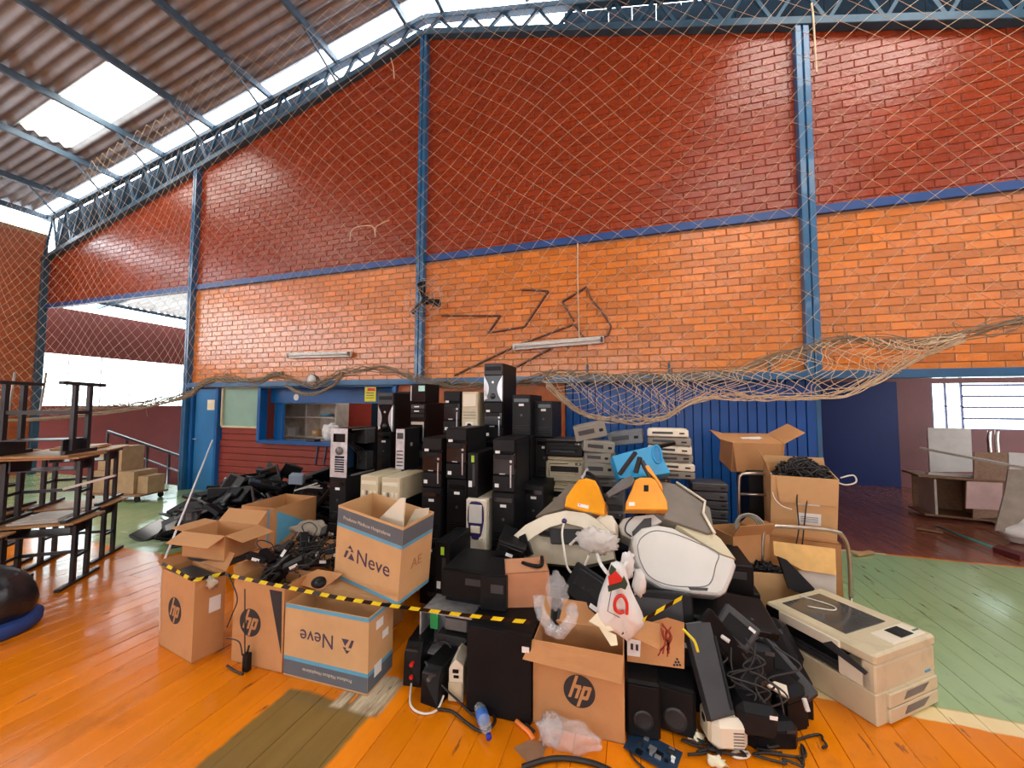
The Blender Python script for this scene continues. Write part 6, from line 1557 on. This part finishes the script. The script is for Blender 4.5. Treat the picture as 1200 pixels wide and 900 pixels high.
# fan on the column
fc = P(499, 352, WY-.3); fn_ = thing('wall_fan', 'small black fan fixed to the blue column under the ridge', 'fan', fc)
b = MB(); b.lathe([(.02, -.06), (.06, -.04), (.07, .02), (.03, .07)], 14, 0, Matrix.Rotation(PI/2, 4, 'X')); b.build('motor', M_black, fn_)
for k in range(3):
    a = PI/2+2*PI*k/3+.25; b = MB(); d = Vector((math.cos(a), 0, math.sin(a))); e = Vector((-math.sin(a), 0, math.cos(a)))
    b.prism([d*.05-e*.03+Vector((0, -.05, 0)), d*.28-e*.06+Vector((0, -.02, 0)), d*.3+e*.0+Vector((0, -.05, 0)), d*.27+e*.05+Vector((0, -.07, 0)), d*.05+e*.03+Vector((0, -.06, 0))], (0, .006, 0)); b.build('blade', M_black, fn_)
b = MB(); b.tube([(0, .05, 0), (0, .25, -.02)], .015, 8); b.build('arm', M_black, fn_)
b = MB()
for r_ in (.2, .29, .32): b.tube([(r_*math.cos(a*PI/16), -.09+.02*(r_ > .25), r_*math.sin(a*PI/16)) for a in range(32)], .003, 4, 0, True)
for k in range(12): b.tube([(.05*math.cos(k*PI/6), -.1, .05*math.sin(k*PI/6)), (.31*math.cos(k*PI/6), -.08, .31*math.sin(k*PI/6))], .0022, 4)
b.build('wire_guard', M_chrome, fn_)
# raised metal outline drawing on the wall
Zs = lambda x, y: P(480+x/4, 280+y/4, WY-.025)
ol = thing('wall_outline', 'dark brown metal outline of a jagged shape mounted on the orange wall', 'wall ornament', (0, 0, 0))
for seq in ([(150, 360), (425, 360), (370, 440), (540, 412), (650, 245), (520, 238)], [(210, 640), (480, 510), (770, 400), (820, 465), (830, 490)], [(770, 385), (715, 295), (830, 225), (850, 280), (900, 340), (945, 410), (930, 450), (850, 490)], [(500, 600), (660, 515)]):
    for a, c_ in zip(seq, seq[1:]):
        b = MB(); b.bar(Zs(*a), Zs(*c_), .05, .022, 0, .003); b.build('strip', M_terracotta, ol)  # dark brown takes in the shadow along the metal edges
b = MB(); b.tube(spline([P(677, 278, WY-.03), P(677, 320, WY-.05), P(678, 370, WY-.05), P(679, 400, WY-.07)]), .01, 6); tag(b.build('pale_cord', M_rope), 'single pale cord hanging from the blue band down to the tilted fixture', 'cord')
sg = thing('yellow_sign', 'small yellow sign with red print on the blue valance', 'sign', P(434, 462, WY-.07))
b = MB(); b.box((0, 0, 0), (.22, .012, .24), .003); b.build('plate', M_ylabel, sg); b = MB(); b.box((.02, -.008, .08), (.15, .003, .05)); b.build('red_print', M_red, sg)
b = MB()
for k in range(3): b.box((0, -.008, .02-.04*k), (.15, .003, .012))
b.build('print_line', M_slate, sg)
# small grey box on the wall behind towers
b = MB(); b.box(P(522, 449, WY-.05), (.34, .08, .12), .01); b.box(P(522, 449, WY-.1), (.2, .03, .05), .005); tag(b.build('junction_box', M_black2), 'dark junction box on the wall behind the small black cube', 'box')
for k in range(2):
    b = MB(); q = P(368+10*k, 533, WY); b.bar((q.x, WY+.03, q.z-.18), (q.x+.06, WY+.03, q.z+.2), .02, .02); tag(b.build('wall_bracket', M_truss), ['left', 'right'][k]+' dark slanted bracket on the red wall under the hatch', 'bracket')

# ================================================================== sports net
NY = 4.55
net = thing('sports_net', 'large pale diamond-mesh sports net hanging across the brick wall', 'net', (0, 0, 0))
edge_px = [(0, 486), (60, 482), (150, 474), (215, 463), (240, 449), (262, 443), (300, 447), (325, 440), (365, 452), (400, 437), (450, 433), (500, 446), (560, 452), (620, 446), (660, 438), (720, 442), (800, 440), (860, 436), (905, 420), (950, 408), (1000, 398), (1060, 402), (1110, 396), (1160, 384), (1230, 366)]
edge = [P(x, y, NY) for x, y in edge_px]
def zedge(X):
    for a, c_ in zip(edge, edge[1:]):
        if a.x <= X <= c_.x: f = (X-a.x)/(c_.x-a.x); return a.z+(c_.z-a.z)*f
    return edge[0].z if X < edge[0].x else edge[-1].z
def ztopn(X): return zroof(X)-.3
CX, CZ = .26, .235
def npos(i, j):
    """net knot: i across, j up; sags and drifts a little"""
    X0, Z0 = i*CX, j*CZ
    X = X0+.10*math.sin(Z0*1.1+X0*.35)+.05*math.sin(Z0*2.3-X0*.8)-.02*(Z0-4)*math.sin(X0*.45)
    Z = Z0+.12*math.sin(X0*.7+.4)+.10*math.sin(X0*1.9+Z0*.7)
    Y = NY+.16*math.sin(X0*.6+Z0*.3)+.06*math.sin(X0*2.1)
    return Vector((X, Y, Z))
b = MB(); i0, i1 = int(-14.2/CX), int(6.2/CX)
j0, j1 = int(1.4/CZ), int(8.6/CZ)
def inside(p): return -13.6 < p.x < 6.1 and zedge(p.x)-.02 < p.z < ztopn(p.x)
for sgn in (1, -1):
    for i in range(i0-(j1-j0), i1+(j1-j0)):
        run = []
        for j in range(2*j0, 2*j1+1):
            p = npos(i+sgn*(j/2-j0), j/2)
            if inside(p): run.append(p)
            else:
                if len(run) > 1: b.tube(run, .0023, 3)
                run = []
        if len(run) > 1: b.tube(run, .0023, 3)
b.build('mesh', M_rope, net)
kn = MB()
for i in range(i0, i1):
    for j in range(j0, j1):
        p = npos(i+.5, j+.5) if (j-j0) % 1 else npos(i, j)
        if inside(p): kn.box(p, (.009, .009, .009))
b = kn; tag(b.build('knots', M_rope, net), 'small knots of the net', kind='stuff')
# gathered hem: many strands twisting along the edge
rn = random.Random(8); hem = link('hem', None, net); hem['label'] = 'bunched lower hem of the net'
sp = spline(edge, 6)
for k in range(14):
    b = MB(); ph = rn.uniform(0, 6.3); fr_ = rn.uniform(.5, 1.4); am = rn.uniform(.01, .05); off = rn.uniform(-.04, .03); pts = []
    for q in sp: pts.append(q+Vector((0, am*math.cos(q.x*fr_*4+ph), off+am*math.sin(q.x*fr_*5+ph)+.02*math.sin(q.x*11+ph*3))))
    b.tube(pts, .006 if k < 4 else .004, 5); b.build('strand', M_ropeg, hem)
lower = [(640, 452), (672, 480), (700, 492), (735, 495), (765, 493), (785, 488), (805, 476), (830, 468), (860, 466), (900, 468), (950, 468), (990, 462), (1030, 446), (1060, 430), (1085, 418), (1130, 398)]
ls = spline([P(x, y, NY-.05) for x, y in lower], 6)
for k in range(9):
    b = MB(); ph = rn.uniform(0, 6.3); am = rn.uniform(.005, .03); off = rn.uniform(0, .06)
    b.tube([q+Vector((0, am*math.cos(q.x*6+ph), off+am*math.sin(q.x*7+ph)+.015*math.sin(q.x*13+ph))) for q in ls], .005, 5); b.build('strand', M_rope, hem)
# loose meshes between hem and lower fold, over the blue sheeting
b = MB()
up = lambda t: sp[0].lerp(sp[0], 0)
def foldpt(u, v):
    q = ls[min(len(ls)-1, int(u*(len(ls)-1)))]; zt_ = zedge(q.x)+.02; return Vector((q.x+.05*math.sin(v*9+u*40), q.y-.04*math.sin(v*PI), q.z+(zt_-q.z)*v))
N = 46
for s_ in (1, -1):
    for k in range(-6, N+6):
        pts = []
        for m_i in range(9):
            u = (k+s_*m_i*.75+.35*math.sin(k*1.7+m_i))/N
            if 0 <= u <= 1: pts.append(foldpt(u, m_i/8))
        if len(pts) > 2: b.tube(spline(pts, 2), .0032, 4)
b.build('loose_mesh', M_rope, hem)
for k in range(60):
    q = sp[rn.randrange(4, len(sp)-4)]; b_ = MB(); pts = [q+Vector((0, 0, 0))]
    for j in range(4): pts.append(pts[-1]+Vector((rn.uniform(-.12, .12), rn.uniform(-.03, .03), rn.uniform(-.1, .08))))
    b_.tube(spline(pts, 4), .003, 4); b_.build('loose_strand', M_ropeg, hem)
def twist(tw, r):
    pts = spline(tw, 10)
    for k in range(5):
        b = MB(); b.tube([p+Vector((0, r*math.cos(i*.55+k*1.257), r*1.2*math.sin(i*.55+k*1.257)+.008*math.sin(i*1.3+k*2))) for i, p in enumerate(pts)], r*.55, 6); b.build('twisted_strand', M_ropeg, hem)
tw = [P(x, y, NY-.05) for x, y in ((5, 493), (60, 490), (150, 480), (218, 465), (235, 452), (252, 445), (280, 446), (305, 445), (320, 439), (332, 438))]
twist(tw, .02)
tw = [P(x, y, NY-.05) for x, y in ((335, 452), (350, 460), (365, 462), (380, 458), (395, 448), (402, 438))]
twist(tw, .014)
for pp in ([(410, 282), (414, 268), (436, 265), (440, 278), (441, 266), (456, 258)], [(458, 68), (461, 80), (462, 92)]):
    b = MB(); b.tube(spline([P(x, y, NY-.05) for x, y in pp], 4), .008, 5); b.build('torn_cord', M_rope, net)
b = MB(); b.tube(spline([P(951, 4, TY-.05), P(953, 20, TY-.07), P(956, 70, TY-.07), P(957, 86, TY-.07)]), .01, 6); tag(b.build('pale_cord', M_rope), 'pale cord hanging from the truss at the right column', 'cord')
